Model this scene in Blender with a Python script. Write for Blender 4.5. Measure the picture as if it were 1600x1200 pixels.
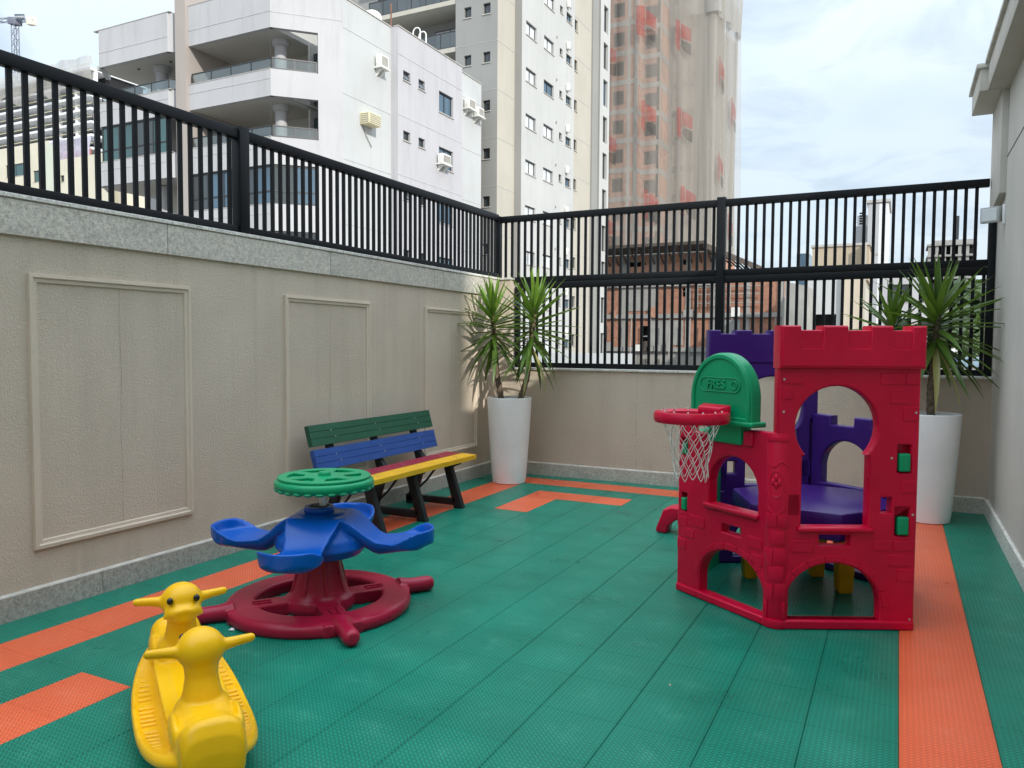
import bpy, bmesh, math, random
from mathutils import Vector, Matrix, noise as mnoise
for o in list(bpy.data.objects): bpy.data.objects.remove(o, do_unlink=True)
scene = bpy.context.scene
COL = scene.collection
rnd = random.Random(7)
R_ = math.radians

# ---------------------------------------------------------------- camera
# world axes: X right along the back wall, Y along the left wall, Z up; the camera looks a little left of Y and slightly down
def unit(v): return Vector(v).normalized()
FPX = 1203.0
_Y = unit((1405-800, 543-600, FPX)); _X = -Vector((-1599-800, 525.6-600, FPX)); _X -= _Y*_X.dot(_Y); _X.normalize(); _Z = _X.cross(_Y)
CAM = Vector((0, 0, 1.5))
right = Vector((_X.x, _Y.x, _Z.x)); down = Vector((_X.y, _Y.y, _Z.y)); fwd = Vector((_X.z, _Y.z, _Z.z))
cd = bpy.data.cameras.new('camera'); cam = bpy.data.objects.new('camera', cd); COL.objects.link(cam)
cd.sensor_width = 36; cd.lens = FPX*36/1600; cd.clip_start = 0.05; cd.clip_end = 5000
m = Matrix((right, -down, -fwd)).transposed().to_4x4(); m.translation = CAM
cam.matrix_world = m
scene.camera = cam

# ---------------------------------------------------------------- sky, sun, exposure
SUN_TO = Vector((0.55, -0.35, 0)).normalized()*math.cos(R_(28.5)) + Vector((0, 0, math.sin(R_(28.5))))
world = bpy.data.worlds.new('World'); scene.world = world; world.use_nodes = True
nt = world.node_tree; nt.nodes.clear()
def N(t, ty, **kw):
    n = t.nodes.new(ty)
    for k, v in kw.items(): setattr(n, k, v)
    return n
def math_n(t, op, a, b=None, c=None):
    n = N(t, 'ShaderNodeMath', operation=op)
    for i, v in enumerate((a, b, c)):
        if v is None: continue
        if isinstance(v, (int, float)): n.inputs[i].default_value = v
        else: t.links.new(v, n.inputs[i])
    return n.outputs[0]
def ramp(t, fac, stops, interp='LINEAR'):
    n = N(t, 'ShaderNodeValToRGB'); n.color_ramp.interpolation = interp
    e = n.color_ramp.elements
    while len(e) < len(stops): e.new(0.5)
    for el, (p, c) in zip(e, stops):
        el.position = p; el.color = c if len(c) == 4 else (*c, 1)
    t.links.new(fac, n.inputs[0]); return n.outputs[0]
def mixc(t, fac, a, b, mode='MIX'):
    n = N(t, 'ShaderNodeMix', data_type='RGBA', blend_type=mode)
    for idx, v in ((0, fac), (6, a), (7, b)):
        if isinstance(v, (int, float)): n.inputs[idx].default_value = v
        elif isinstance(v, tuple): n.inputs[idx].default_value = v if len(v) == 4 else (*v, 1)
        else: t.links.new(v, n.inputs[idx])
    return n.outputs[2]
sky = N(nt, 'ShaderNodeTexSky', sky_type='NISHITA', sun_disc=False)
sky.sun_elevation = R_(28.5); sky.sun_rotation = math.atan2(SUN_TO.x, SUN_TO.y); sky.altitude = 20; sky.air_density = 1.0; sky.dust_density = 1.5; sky.ozone_density = 1.0
tc = N(nt, 'ShaderNodeTexCoord'); sep = N(nt, 'ShaderNodeSeparateXYZ'); nt.links.new(tc.outputs['Generated'], sep.inputs[0])
el = math_n(nt, 'MAXIMUM', sep.outputs[2], 0.0)
dz = math_n(nt, 'ADD', el, 0.14)
cu = math_n(nt, 'DIVIDE', sep.outputs[0], dz); cv = math_n(nt, 'DIVIDE', sep.outputs[1], dz)
cmb = N(nt, 'ShaderNodeCombineXYZ'); nt.links.new(cu, cmb.inputs[0]); nt.links.new(cv, cmb.inputs[1])
n1 = N(nt, 'ShaderNodeTexNoise'); n1.inputs['Scale'].default_value = 0.9; n1.inputs['Detail'].default_value = 8; n1.inputs['Roughness'].default_value = 0.55
n2 = N(nt, 'ShaderNodeTexNoise'); n2.inputs['Scale'].default_value = 2.3; n2.inputs['Detail'].default_value = 9; n2.inputs['Roughness'].default_value = 0.58; n2.inputs['Distortion'].default_value = 0.6
nt.links.new(cmb.outputs[0], n1.inputs['Vector']); nt.links.new(cmb.outputs[0], n2.inputs['Vector'])
veil = ramp(nt, n1.outputs[0], [(0.30, (0.62,)*3), (0.64, (0.96,)*3)])
wisp = ramp(nt, n2.outputs[0], [(0.50, (0,)*3), (0.66, (1,)*3)])
grad = math_n(nt, 'MULTIPLY_ADD', math_n(nt, 'POWER', el, 2.5), 3.6, 1.0)          # overcast sky: several times brighter overhead than at the horizon
cl = N(nt, 'ShaderNodeMix', data_type='RGBA', blend_type='MULTIPLY'); cl.inputs[0].default_value = 1.0
cl.inputs[6].default_value = (4.0, 4.55, 5.05, 1); nt.links.new(grad, cl.inputs[7])
clg = mixc(nt, math_n(nt, 'MULTIPLY', wisp, 0.6), cl.outputs[2], (2.9, 3.5, 4.05))
allsky = mixc(nt, veil, sky.outputs[0], clg)
bg = N(nt, 'ShaderNodeBackground'); bg.inputs['Strength'].default_value = 0.10
nt.links.new(allsky, bg.inputs[0]); wo = N(nt, 'ShaderNodeOutputWorld'); nt.links.new(bg.outputs[0], wo.inputs[0])
sd = bpy.data.lights.new('sun', 'SUN'); sd.energy = 2.0; sd.angle = R_(0.8); sd.color = (1.0, 0.95, 0.87)
sun = bpy.data.objects.new('sun', sd); COL.objects.link(sun); sun.rotation_euler = SUN_TO.to_track_quat('Z', 'Y').to_euler(); sun.location = (20, -12, 25)
vs = scene.view_settings; vs.view_transform = 'Standard'; vs.look = 'None'; vs.gamma = 1; vs.use_curve_mapping = False; vs.exposure = 1.0
try:
    scene.cycles.max_bounces = 8; scene.cycles.diffuse_bounces = 4; scene.cycles.transparent_max_bounces = 16
except Exception: pass

# ---------------------------------------------------------------- pixel -> place helpers (1600 x 1200 photograph)
def ray(x, y): return right*((x-800)/FPX) + down*((y-600)/FPX) + fwd
def onx(x, y, X): d = ray(x, y); return CAM + d*(X/d.x)
def ony(x, y, Y): d = ray(x, y); return CAM + d*(Y/d.y)
def onz(x, y, z=0): d = ray(x, y); return CAM + d*((z-1.5)/d.z)

# ---------------------------------------------------------------- mesh helpers
class MB:
    def __init__(s): s.v = []; s.f = []; s.mi = []; s.cur = 0
    def _add(s, vs, fs):
        o = len(s.v); s.v += [Vector(p) for p in vs]; s.f += [tuple(i+o for i in f) for f in fs]; s.mi += [s.cur]*len(fs); return s
    def box(s, x0, x1, y0, y1, z0, z1):
        return s._add([(x0,y0,z0),(x1,y0,z0),(x1,y1,z0),(x0,y1,z0),(x0,y0,z1),(x1,y0,z1),(x1,y1,z1),(x0,y1,z1)],
                      [(3,2,1,0),(4,5,6,7),(0,1,5,4),(1,2,6,5),(2,3,7,6),(3,0,4,7)])
    def obox(s, o, a, b, c):
        o, a, b, c = map(Vector, (o, a, b, c))
        if a.cross(b).dot(c) < 0: a, b = b, a
        return s._add([o,o+a,o+a+b,o+b,o+c,o+a+c,o+a+b+c,o+b+c], [(3,2,1,0),(4,5,6,7),(0,1,5,4),(1,2,6,5),(2,3,7,6),(3,0,4,7)])
    def quad(s, a, b, c, d): return s._add([a,b,c,d], [(0,1,2,3)])
    def prism(s, poly, vec):
        poly = [Vector(p) for p in poly]; vec = Vector(vec); n = len(poly)
        nn = Vector()
        for i in range(n): nn += poly[i].cross(poly[(i+1)%n])
        if nn.dot(vec) < 0: poly.reverse()
        return s._add(poly+[p+vec for p in poly], [tuple(range(n-1,-1,-1)), tuple(range(n,2*n))]+[(i,(i+1)%n,n+(i+1)%n,n+i) for i in range(n)])
    def tube(s, pts, r, n=8, caps=True, closed=False):
        pts = [Vector(p) for p in pts]; m_ = len(pts); rr = r if hasattr(r, '__len__') else [r]*m_
        vs = []; fs = []; up = None
        for i, p in enumerate(pts):
            if closed: t = pts[(i+1)%m_]-pts[i-1]
            else: t = pts[min(i+1,m_-1)]-pts[max(i-1,0)]
            t.normalize()
            if up is None:
                up = Vector((0,0,1)) if abs(t.z) < .9 else Vector((1,0,0))
            a = t.cross(up)
            if a.length < 1e-6: a = t.orthogonal()
            a.normalize(); b = a.cross(t); up = b
            for k in range(n):
                th = 2*math.pi*k/n; vs.append(p+(a*math.cos(th)+b*math.sin(th))*rr[i])
        for i in range(m_ if closed else m_-1):
            j = (i+1)%m_
            for k in range(n): fs.append((i*n+k, i*n+(k+1)%n, j*n+(k+1)%n, j*n+k))
        if caps and not closed: fs += [tuple(range(n-1,-1,-1)), tuple((m_-1)*n+k for k in range(n))]
        return s._add(vs, fs)
    def lathe(s, prof, n=32, c=(0,0,0), closed=False):
        c = Vector(c); vs = []; fs = []; m_ = len(prof)
        for r, z in prof:
            for k in range(n): th = 2*math.pi*k/n; vs.append(c+Vector((r*math.cos(th), r*math.sin(th), z)))
        for i in range(m_ if closed else m_-1):
            j = (i+1)%m_
            for k in range(n): fs.append((i*n+k, i*n+(k+1)%n, j*n+(k+1)%n, j*n+k))
        if not closed:
            if prof[0][0] > 1e-4: fs.append(tuple(range(n-1,-1,-1)))
            if prof[-1][0] > 1e-4: fs.append(tuple((m_-1)*n+k for k in range(n)))
        return s._add(vs, fs)
    def ball(s, c, r, n=12, mrows=8):
        c = Vector(c); rr = Vector(r) if hasattr(r, '__len__') else Vector((r,r,r)); vs = [c+Vector((0,0,-rr.z))]; fs = []
        for i in range(1, mrows):
            ph = -math.pi/2+math.pi*i/mrows
            for k in range(n): th = 2*math.pi*k/n; vs.append(c+Vector((rr.x*math.cos(ph)*math.cos(th), rr.y*math.cos(ph)*math.sin(th), rr.z*math.sin(ph))))
        vs.append(c+Vector((0,0,rr.z))); L = len(vs)-1
        for k in range(n): fs.append((0, 1+(k+1)%n, 1+k)); fs.append((L, L-n+k, L-n+(k+1)%n))
        for i in range(mrows-2):
            for k in range(n): a = 1+i*n; fs.append((a+k, a+(k+1)%n, a+n+(k+1)%n, a+n+k))
        return s._add(vs, fs)
    def mesh(s, name, mats, off=Vector(), bevel=0, seg=2, smooth=False, ang=35):
        me = bpy.data.meshes.new(name); me.from_pydata([p-off for p in s.v], [], s.f)
        for m_ in (mats if isinstance(mats, (list, tuple)) else [mats]): me.materials.append(m_)
        if any(s.mi): me.polygons.foreach_set('material_index', s.mi)
        if bevel:
            bm = bmesh.new(); bm.from_mesh(me)
            es = [e for e in bm.edges if len(e.link_faces) == 2 and e.calc_face_angle(0) > R_(30)]
            bmesh.ops.bevel(bm, geom=es, offset=bevel, segments=seg, profile=.5, affect='EDGES', clamp_overlap=True)
            bm.to_mesh(me); bm.free()
        if smooth or bevel:
            me.polygons.foreach_set('use_smooth', [True]*len(me.polygons))
            me.set_sharp_from_angle(angle=R_(ang))
        me.update(); return me
    def build(s, name, mats, parent=None, loc=None, local=False, **kw):
        off = Vector()
        if not local:
            off = wloc(parent) if parent else (Vector(loc) if loc is not None else Vector())
        o = bpy.data.objects.new(name, s.mesh(name, mats, off, **kw)); COL.objects.link(o)
        if parent: o.parent = parent
        elif loc is not None: o.location = loc
        return o
def wloc(o):
    p = Vector()
    while o: p += Vector(o.location); o = o.parent
    return p
def tag(o, label=None, cat=None, group=None, kind=None):
    if label: o['label'] = label
    if cat: o['category'] = cat
    if group: o['group'] = group
    if kind: o['kind'] = kind
    return o
def empty(name, loc, label=None, cat=None, group=None, rz=0):
    o = bpy.data.objects.new(name, None); o.location = loc; o.rotation_euler = (0,0,rz); o.empty_display_size = .2; COL.objects.link(o)
    return tag(o, label, cat, group)
def link_mesh(name, me, parent, loc=(0,0,0), rot=(0,0,0), scale=(1,1,1)):
    o = bpy.data.objects.new(name, me); COL.objects.link(o); o.parent = parent; o.location = loc; o.rotation_euler = rot; o.scale = scale; return o
def eval_mesh(o):
    dg = bpy.context.evaluated_depsgraph_get(); dg.update()
    me = bpy.data.meshes.new_from_object(o.evaluated_get(dg)); bpy.data.objects.remove(o, do_unlink=True); return me
def plate_mesh(name, mat, outline, holes, thick, bevel, res=2):
    """flat plate with holes, rounded edges; local XY = plate plane, Z = thickness (0 is the middle)"""
    cu_ = bpy.data.curves.new(name, 'CURVE'); cu_.dimensions = '2D'; cu_.fill_mode = 'BOTH'; cu_.extrude = max(thick/2-bevel, 0); cu_.bevel_depth = bevel; cu_.bevel_resolution = res; cu_.offset = -bevel
    def dd_(r): return [p for i, p in enumerate(r) if math.hypot(p[0]-r[i-1][0], p[1]-r[i-1][1]) > 1e-4]
    for ring in [dd_(r) for r in [outline]+holes]:
        sp = cu_.splines.new('POLY'); sp.points.add(len(ring)-1); sp.use_cyclic_u = True
        for p, q in zip(sp.points, ring): p.co = (q[0], q[1], 0, 1)
    o = bpy.data.objects.new(name, cu_); COL.objects.link(o); me = eval_mesh(o); bpy.data.curves.remove(cu_)
    me.materials.clear(); me.materials.append(mat)
    me.polygons.foreach_set('use_smooth', [True]*len(me.polygons)); me.set_sharp_from_angle(angle=R_(40)); return me
def remesh(mb, name, mat, voxel, smooth_it=6, fac=.5):
    me = mb.mesh(name, mat); o = bpy.data.objects.new(name, me); COL.objects.link(o)
    r = o.modifiers.new('r', 'REMESH'); r.mode = 'VOXEL'; r.voxel_size = voxel; r.use_smooth_shade = True
    s_ = o.modifiers.new('s', 'SMOOTH'); s_.factor = fac; s_.iterations = smooth_it
    out = eval_mesh(o); out.name = name
    out.materials.clear(); out.materials.append(mat)
    out.polygons.foreach_set('use_smooth', [True]*len(out.polygons)); return out
def text_mesh(name, body, mat, size, extrude=0.002, bevel=0, ax='CENTER'):
    c = bpy.data.curves.new(name, 'FONT'); c.body = body; c.size = size; c.extrude = extrude; c.bevel_depth = bevel; c.align_x = ax; c.align_y = 'CENTER'
    o = bpy.data.objects.new(name, c); COL.objects.link(o); me = eval_mesh(o); bpy.data.curves.remove(c); me.materials.clear(); me.materials.append(mat); return me

# ---------------------------------------------------------------- materials
def pm(name, col, rough=.5, var=.12, vs_=2.0, bump=0, bs=60, bd=.01, spec=.5, metal=0, coat=0, rnd_amt=0, dirt=0, dirt_col=(.12,.11,.09), det=4):
    m_ = bpy.data.materials.new(name); m_.use_nodes = True; t = m_.node_tree; b = t.nodes['Principled BSDF']
    g = N(t, 'ShaderNodeNewGeometry'); no = N(t, 'ShaderNodeTexNoise'); no.inputs['Scale'].default_value = vs_; no.inputs['Detail'].default_value = det
    t.links.new(g.outputs['Position'], no.inputs['Vector'])
    c = ramp(t, no.outputs[0], [(.3, tuple(x*(1-var) for x in col)), (.7, tuple(min(x*(1+var), 1) for x in col))])
    if rnd_amt:
        oi = N(t, 'ShaderNodeObjectInfo'); f = math_n(t, 'MULTIPLY_ADD', oi.outputs['Random'], 2*rnd_amt, 1-rnd_amt)
        hs = N(t, 'ShaderNodeHueSaturation'); t.links.new(f, hs.inputs['Value']); t.links.new(c, hs.inputs['Color']); c = hs.outputs[0]
    if dirt:
        mp = N(t, 'ShaderNodeMapping'); mp.inputs['Scale'].default_value = (1.6, 1.6, .22); t.links.new(g.outputs['Position'], mp.inputs[0])
        nd = N(t, 'ShaderNodeTexNoise'); nd.inputs['Scale'].default_value = 1.4; nd.inputs['Detail'].default_value = 7; nd.inputs['Roughness'].default_value = .65; t.links.new(mp.outputs[0], nd.inputs['Vector'])
        c = mixc(t, math_n(t, 'MULTIPLY', ramp(t, nd.outputs[0], [(.5, (0,)*3), (.75, (1,)*3)]), dirt), c, dirt_col)
    t.links.new(c, b.inputs['Base Color'])
    rr = math_n(t, 'MULTIPLY_ADD', no.outputs[0], .12, rough-.06); t.links.new(rr, b.inputs['Roughness'])
    b.inputs['Specular IOR Level'].default_value = spec; b.inputs['Metallic'].default_value = metal; b.inputs['Coat Weight'].default_value = coat
    if bump:
        nb = N(t, 'ShaderNodeTexNoise'); nb.inputs['Scale'].default_value = bs; nb.inputs['Detail'].default_value = 3; t.links.new(g.outputs['Position'], nb.inputs['Vector'])
        bp = N(t, 'ShaderNodeBump'); bp.inputs['Strength'].default_value = bump; bp.inputs['Distance'].default_value = bd
        t.links.new(nb.outputs[0], bp.inputs['Height']); t.links.new(bp.outputs[0], b.inputs['Normal'])
    return m_
def stucco_mat(name, col, scale=170, strength=.75, dist=.004, dirt=.35, drips=()):
    m_ = pm(name, col, rough=.9, var=.06, vs_=1.3, spec=.25, dirt=dirt, dirt_col=tuple(c*.55 for c in col)); t = m_.node_tree; b = t.nodes['Principled BSDF']
    g = N(t, 'ShaderNodeNewGeometry'); a = N(t, 'ShaderNodeTexNoise'); a.inputs['Scale'].default_value = scale*.55; a.inputs['Detail'].default_value = 4; a.inputs['Roughness'].default_value = .6; a.inputs['Distortion'].default_value = 1.1
    t.links.new(g.outputs['Position'], a.inputs['Vector'])
    v = N(t, 'ShaderNodeTexVoronoi'); v.feature = 'SMOOTH_F1'; v.inputs['Scale'].default_value = scale; t.links.new(g.outputs['Position'], v.inputs['Vector'])
    h = math_n(t, 'ADD', ramp(t, a.outputs[0], [(.36, (0,)*3), (.6, (1,)*3)]), math_n(t, 'MULTIPLY', v.outputs['Distance'], .5))
    bp = N(t, 'ShaderNodeBump'); bp.inputs['Strength'].default_value = strength; bp.inputs['Distance'].default_value = dist; t.links.new(h, bp.inputs['Height']); t.links.new(bp.outputs[0], b.inputs['Normal'])
    for zt, h_, amt in drips:      # rain streaks running down from a ledge, damp band above the skirting
        mp = N(t, 'ShaderNodeMapping'); mp.inputs['Scale'].default_value = (7, 7, .12); t.links.new(g.outputs['Position'], mp.inputs[0])
        n5 = N(t, 'ShaderNodeTexNoise'); n5.inputs['Scale'].default_value = 1.0; n5.inputs['Detail'].default_value = 6; n5.inputs['Roughness'].default_value = .7; t.links.new(mp.outputs[0], n5.inputs['Vector'])
        sz = N(t, 'ShaderNodeSeparateXYZ'); t.links.new(g.outputs['Position'], sz.inputs[0])
        fall = math_n(t, 'MAXIMUM', math_n(t, 'SUBTRACT', 1.0, math_n(t, 'DIVIDE', math_n(t, 'ABSOLUTE', math_n(t, 'SUBTRACT', sz.outputs[2], zt)), h_)), 0.0)
        f = math_n(t, 'MULTIPLY', math_n(t, 'MULTIPLY', ramp(t, n5.outputs[0], [(.48, (0,)*3), (.66, (1,)*3)]), fall), amt)
        old = b.inputs['Base Color'].links[0].from_socket; t.links.new(mixc(t, f, old, tuple(c*.42 for c in col)), b.inputs['Base Color'])
    return m_
def granite_mat(name, base=(.50,.47,.41)):
    m_ = bpy.data.materials.new(name); m_.use_nodes = True; t = m_.node_tree; b = t.nodes['Principled BSDF']
    g = N(t, 'ShaderNodeNewGeometry')
    def nz(sc, det=3, ro=.6):
        n = N(t, 'ShaderNodeTexNoise'); n.inputs['Scale'].default_value = sc; n.inputs['Detail'].default_value = det; n.inputs['Roughness'].default_value = ro; t.links.new(g.outputs['Position'], n.inputs['Vector']); return n.outputs[0]
    c = ramp(t, nz(55), [(.35, tuple(x*.8 for x in base)), (.65, tuple(min(1, x*1.25) for x in base))])
    oi = N(t, 'ShaderNodeObjectInfo'); f = math_n(t, 'MULTIPLY_ADD', oi.outputs['Random'], .16, .92)
    hs = N(t, 'ShaderNodeHueSaturation'); t.links.new(f, hs.inputs['Value']); t.links.new(c, hs.inputs['Color']); c = hs.outputs[0]
    c = mixc(t, math_n(t, 'MULTIPLY', ramp(t, nz(120, 4), [(.57, (0,)*3), (.66, (1,)*3)]), .65), c, (.07,.07,.07))
    c = mixc(t, math_n(t, 'MULTIPLY', ramp(t, nz(6, 6, .7), [(.52, (0,)*3), (.75, (1,)*3)]), .45), c, (.16,.155,.14))
    t.links.new(c, b.inputs['Base Color']); b.inputs['Roughness'].default_value = .55; b.inputs['Specular IOR Level'].default_value = .4
    return m_
def tile_mat(name, col, hk=.08):
    m_ = bpy.data.materials.new(name); m_.use_nodes = True; t = m_.node_tree; b = t.nodes['Principled BSDF']
    g = N(t, 'ShaderNodeNewGeometry'); sp = N(t, 'ShaderNodeSeparateXYZ'); t.links.new(g.outputs['Position'], sp.inputs[0])
    P = 1/3/16
    u = math_n(t, 'SUBTRACT', math_n(t, 'FRACT', math_n(t, 'DIVIDE', math_n(t, 'ADD', sp.outputs[0], 23.96), P)), .5)
    v = math_n(t, 'SUBTRACT', math_n(t, 'FRACT', math_n(t, 'DIVIDE', math_n(t, 'ADD', sp.outputs[1], 12.133), P)), .5)
    d1 = math_n(t, 'ABSOLUTE', math_n(t, 'SUBTRACT', u, v)); d2 = math_n(t, 'ABSOLUTE', math_n(t, 'ADD', u, v))
    dd = math_n(t, 'MINIMUM', d1, d2); mx = math_n(t, 'MAXIMUM', math_n(t, 'ABSOLUTE', u), math_n(t, 'ABSOLUTE', v))
    hole = math_n(t, 'MULTIPLY', ramp(t, dd, [(.07, (0,)*3), (.13, (1,)*3)]), ramp(t, mx, [(.42, (1,)*3), (.465, (0,)*3)]))
    no = N(t, 'ShaderNodeTexNoise'); no.inputs['Scale'].default_value = 2.2; no.inputs['Detail'].default_value = 6; t.links.new(g.outputs['Position'], no.inputs['Vector'])
    c = ramp(t, no.outputs[0], [(.3, tuple(x*.86 for x in col)), (.72, tuple(min(1, x*1.12+.006) for x in col))])
    oi = N(t, 'ShaderNodeObjectInfo'); f = math_n(t, 'MULTIPLY_ADD', oi.outputs['Random'], .05, .975)
    hs = N(t, 'ShaderNodeHueSaturation'); t.links.new(f, hs.inputs['Value']); t.links.new(c, hs.inputs['Color']); c = hs.outputs[0]
    # pale spots at tile centres, wear plus sheen painted into the colour; fine dust
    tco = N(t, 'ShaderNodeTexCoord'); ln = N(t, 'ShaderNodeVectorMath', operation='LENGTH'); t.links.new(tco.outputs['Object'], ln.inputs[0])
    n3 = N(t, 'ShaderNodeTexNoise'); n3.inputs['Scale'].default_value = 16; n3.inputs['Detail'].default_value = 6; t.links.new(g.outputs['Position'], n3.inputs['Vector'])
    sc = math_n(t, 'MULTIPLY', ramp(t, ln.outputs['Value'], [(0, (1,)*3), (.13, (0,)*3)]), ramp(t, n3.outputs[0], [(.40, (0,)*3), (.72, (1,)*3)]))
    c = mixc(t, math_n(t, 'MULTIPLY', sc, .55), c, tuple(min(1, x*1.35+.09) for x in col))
    n4 = N(t, 'ShaderNodeTexNoise'); n4.inputs['Scale'].default_value = 260; n4.inputs['Detail'].default_value = 2; t.links.new(g.outputs['Position'], n4.inputs['Vector'])
    c = mixc(t, math_n(t, 'MULTIPLY', ramp(t, n4.outputs[0], [(.70, (0,)*3), (.76, (1,)*3)]), .35), c, (.6,.62,.58))
    c = mixc(t, math_n(t, 'MULTIPLY', hole, .85), c, tuple(x*hk for x in col))
    t.links.new(c, b.inputs['Base Color'])
    b.inputs['Specular IOR Level'].default_value = .28
    t.links.new(math_n(t, 'MULTIPLY_ADD', no.outputs[0], .16, .22), b.inputs['Roughness'])
    bp = N(t, 'ShaderNodeBump'); bp.invert = True; bp.inputs['Strength'].default_value = .5; bp.inputs['Distance'].default_value = .003; t.links.new(hole, bp.inputs['Height']); t.links.new(bp.outputs[0], b.inputs['Normal'])
    return m_
def glass_mat(name, col, rough=.06, spec=.9):
    return pm(name, col, rough=rough+.03, var=.15, vs_=.6, spec=spec)
def clear_glass(name, tint=(.55,.68,.68), opac=.45):
    m_ = bpy.data.materials.new(name); m_.use_nodes = True; t = m_.node_tree; t.nodes.clear()
    gl = N(t, 'ShaderNodeBsdfGlossy'); gl.inputs['Roughness'].default_value = .04; gl.inputs['Color'].default_value = (.9,.95,.95,1)
    tr = N(t, 'ShaderNodeBsdfTransparent'); tr.inputs['Color'].default_value = (*tint, 1)
    fr = N(t, 'ShaderNodeFresnel'); fr.inputs['IOR'].default_value = 1.5
    f = math_n(t, 'MULTIPLY_ADD', fr.outputs[0], .9, opac*.25); mx = N(t, 'ShaderNodeMixShader'); t.links.new(f, mx.inputs[0]); t.links.new(tr.outputs[0], mx.inputs[1]); t.links.new(gl.outputs[0], mx.inputs[2])
    o = N(t, 'ShaderNodeOutputMaterial'); t.links.new(mx.outputs[0], o.inputs[0]); return m_
def net_mat(name, col, cover):
    """woven safety net: a share of the cloth covers, the rest lets light through"""
    m_ = bpy.data.materials.new(name); m_.use_nodes = True; t = m_.node_tree; t.nodes.clear()
    g = N(t, 'ShaderNodeNewGeometry'); mp = N(t, 'ShaderNodeMapping'); mp.inputs['Scale'].default_value = (1.0, 1.0, .08); t.links.new(g.outputs['Position'], mp.inputs[0])
    no = N(t, 'ShaderNodeTexNoise'); no.inputs['Scale'].default_value = .9; no.inputs['Detail'].default_value = 5; t.links.new(mp.outputs[0], no.inputs['Vector'])
    f = math_n(t, 'MULTIPLY_ADD', no.outputs[0], cover*.9, cover*.55)
    di = N(t, 'ShaderNodeBsdfDiffuse'); di.inputs['Color'].default_value = (*col, 1); tl = N(t, 'ShaderNodeBsdfTranslucent'); tl.inputs['Color'].default_value = (*col, 1)
    a = N(t, 'ShaderNodeMixShader'); a.inputs[0].default_value = .4; t.links.new(di.outputs[0], a.inputs[1]); t.links.new(tl.outputs[0], a.inputs[2])
    tr = N(t, 'ShaderNodeBsdfTransparent'); mx = N(t, 'ShaderNodeMixShader'); t.links.new(f, mx.inputs[0]); t.links.new(tr.outputs[0], mx.inputs[1]); t.links.new(a.outputs[0], mx.inputs[2])
    o = N(t, 'ShaderNodeOutputMaterial'); t.links.new(mx.outputs[0], o.inputs[0]); return m_
def leaf_mat(name, c0, c1, tl=.3):
    m_ = bpy.data.materials.new(name); m_.use_nodes = True; t = m_.node_tree; b = t.nodes['Principled BSDF']
    oi = N(t, 'ShaderNodeObjectInfo'); g = N(t, 'ShaderNodeNewGeometry'); no = N(t, 'ShaderNodeTexNoise'); no.inputs['Scale'].default_value = 9; no.inputs['Detail'].default_value = 3; t.links.new(g.outputs['Position'], no.inputs['Vector'])
    f = math_n(t, 'ADD', math_n(t, 'MULTIPLY', oi.outputs['Random'], .6), math_n(t, 'MULTIPLY', no.outputs[0], .4)); c = mixc(t, f, c0, c1)
    t.links.new(c, b.inputs['Base Color']); b.inputs['Roughness'].default_value = .38; b.inputs['Specular IOR Level'].default_value = .5
    ts = N(t, 'ShaderNodeBsdfTranslucent'); t.links.new(mixc(t, .5, c, (.22,.34,.03)), ts.inputs[0]); mx = N(t, 'ShaderNodeMixShader'); mx.inputs[0].default_value = tl
    o = t.nodes['Material Output']; t.links.new(b.outputs[0], mx.inputs[1]); t.links.new(ts.outputs[0], mx.inputs[2]); t.links.new(mx.outputs[0], o.inputs[0]); return m_
M = {}
M['stucco'] = stucco_mat('beige_stucco', (.64,.55,.445), dirt=.2, drips=((2.09,.9,.22),(.12,.25,.25),(1.22,.5,.15)))
M['stucco_r'] = stucco_mat('pale_stucco', (.61,.58,.52), scale=170, strength=.6, dirt=.18)
M['mould'] = stucco_mat('moulding_plaster', (.67,.575,.465), scale=220, strength=.5, dist=.004, dirt=.25)
M['granite'] = granite_mat('grey_granite'); M['granite_d'] = granite_mat('dark_granite', (.42,.385,.345)); M['granite_t'] = granite_mat('pale_granite', (.66,.64,.59))
M['grout'] = pm('pale_grout', (.55,.53,.47), rough=.9, var=.2, vs_=9)
M['black'] = pm('black_metal', (.0045,.0055,.007), rough=.5, var=.2, vs_=4, spec=.22)
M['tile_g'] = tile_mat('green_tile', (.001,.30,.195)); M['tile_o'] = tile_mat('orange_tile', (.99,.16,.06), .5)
M['under'] = pm('under_tile', (.01,.05,.035), rough=.9)
M['pot'] = pm('white_pot', (.86,.855,.84), rough=.33, var=.05, vs_=3, dirt=.08, dirt_col=(.5,.48,.44))
M['soil'] = pm('potting_soil', (.03,.022,.016), rough=1, bump=1, bs=40)
M['trunk'] = pm('yucca_trunk', (.17,.125,.085), rough=.9, var=.45, vs_=30, bump=1, bs=70, bd=.02)
M['leaf'] = leaf_mat('yucca_leaf', (.034,.082,.011), (.105,.195,.028)); M['leaf_y'] = leaf_mat('young_leaf', (.10,.20,.02), (.20,.33,.045), .35); M['leaf_d'] = leaf_mat('dry_leaf', (.34,.31,.08), (.45,.42,.20), .2)

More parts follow.
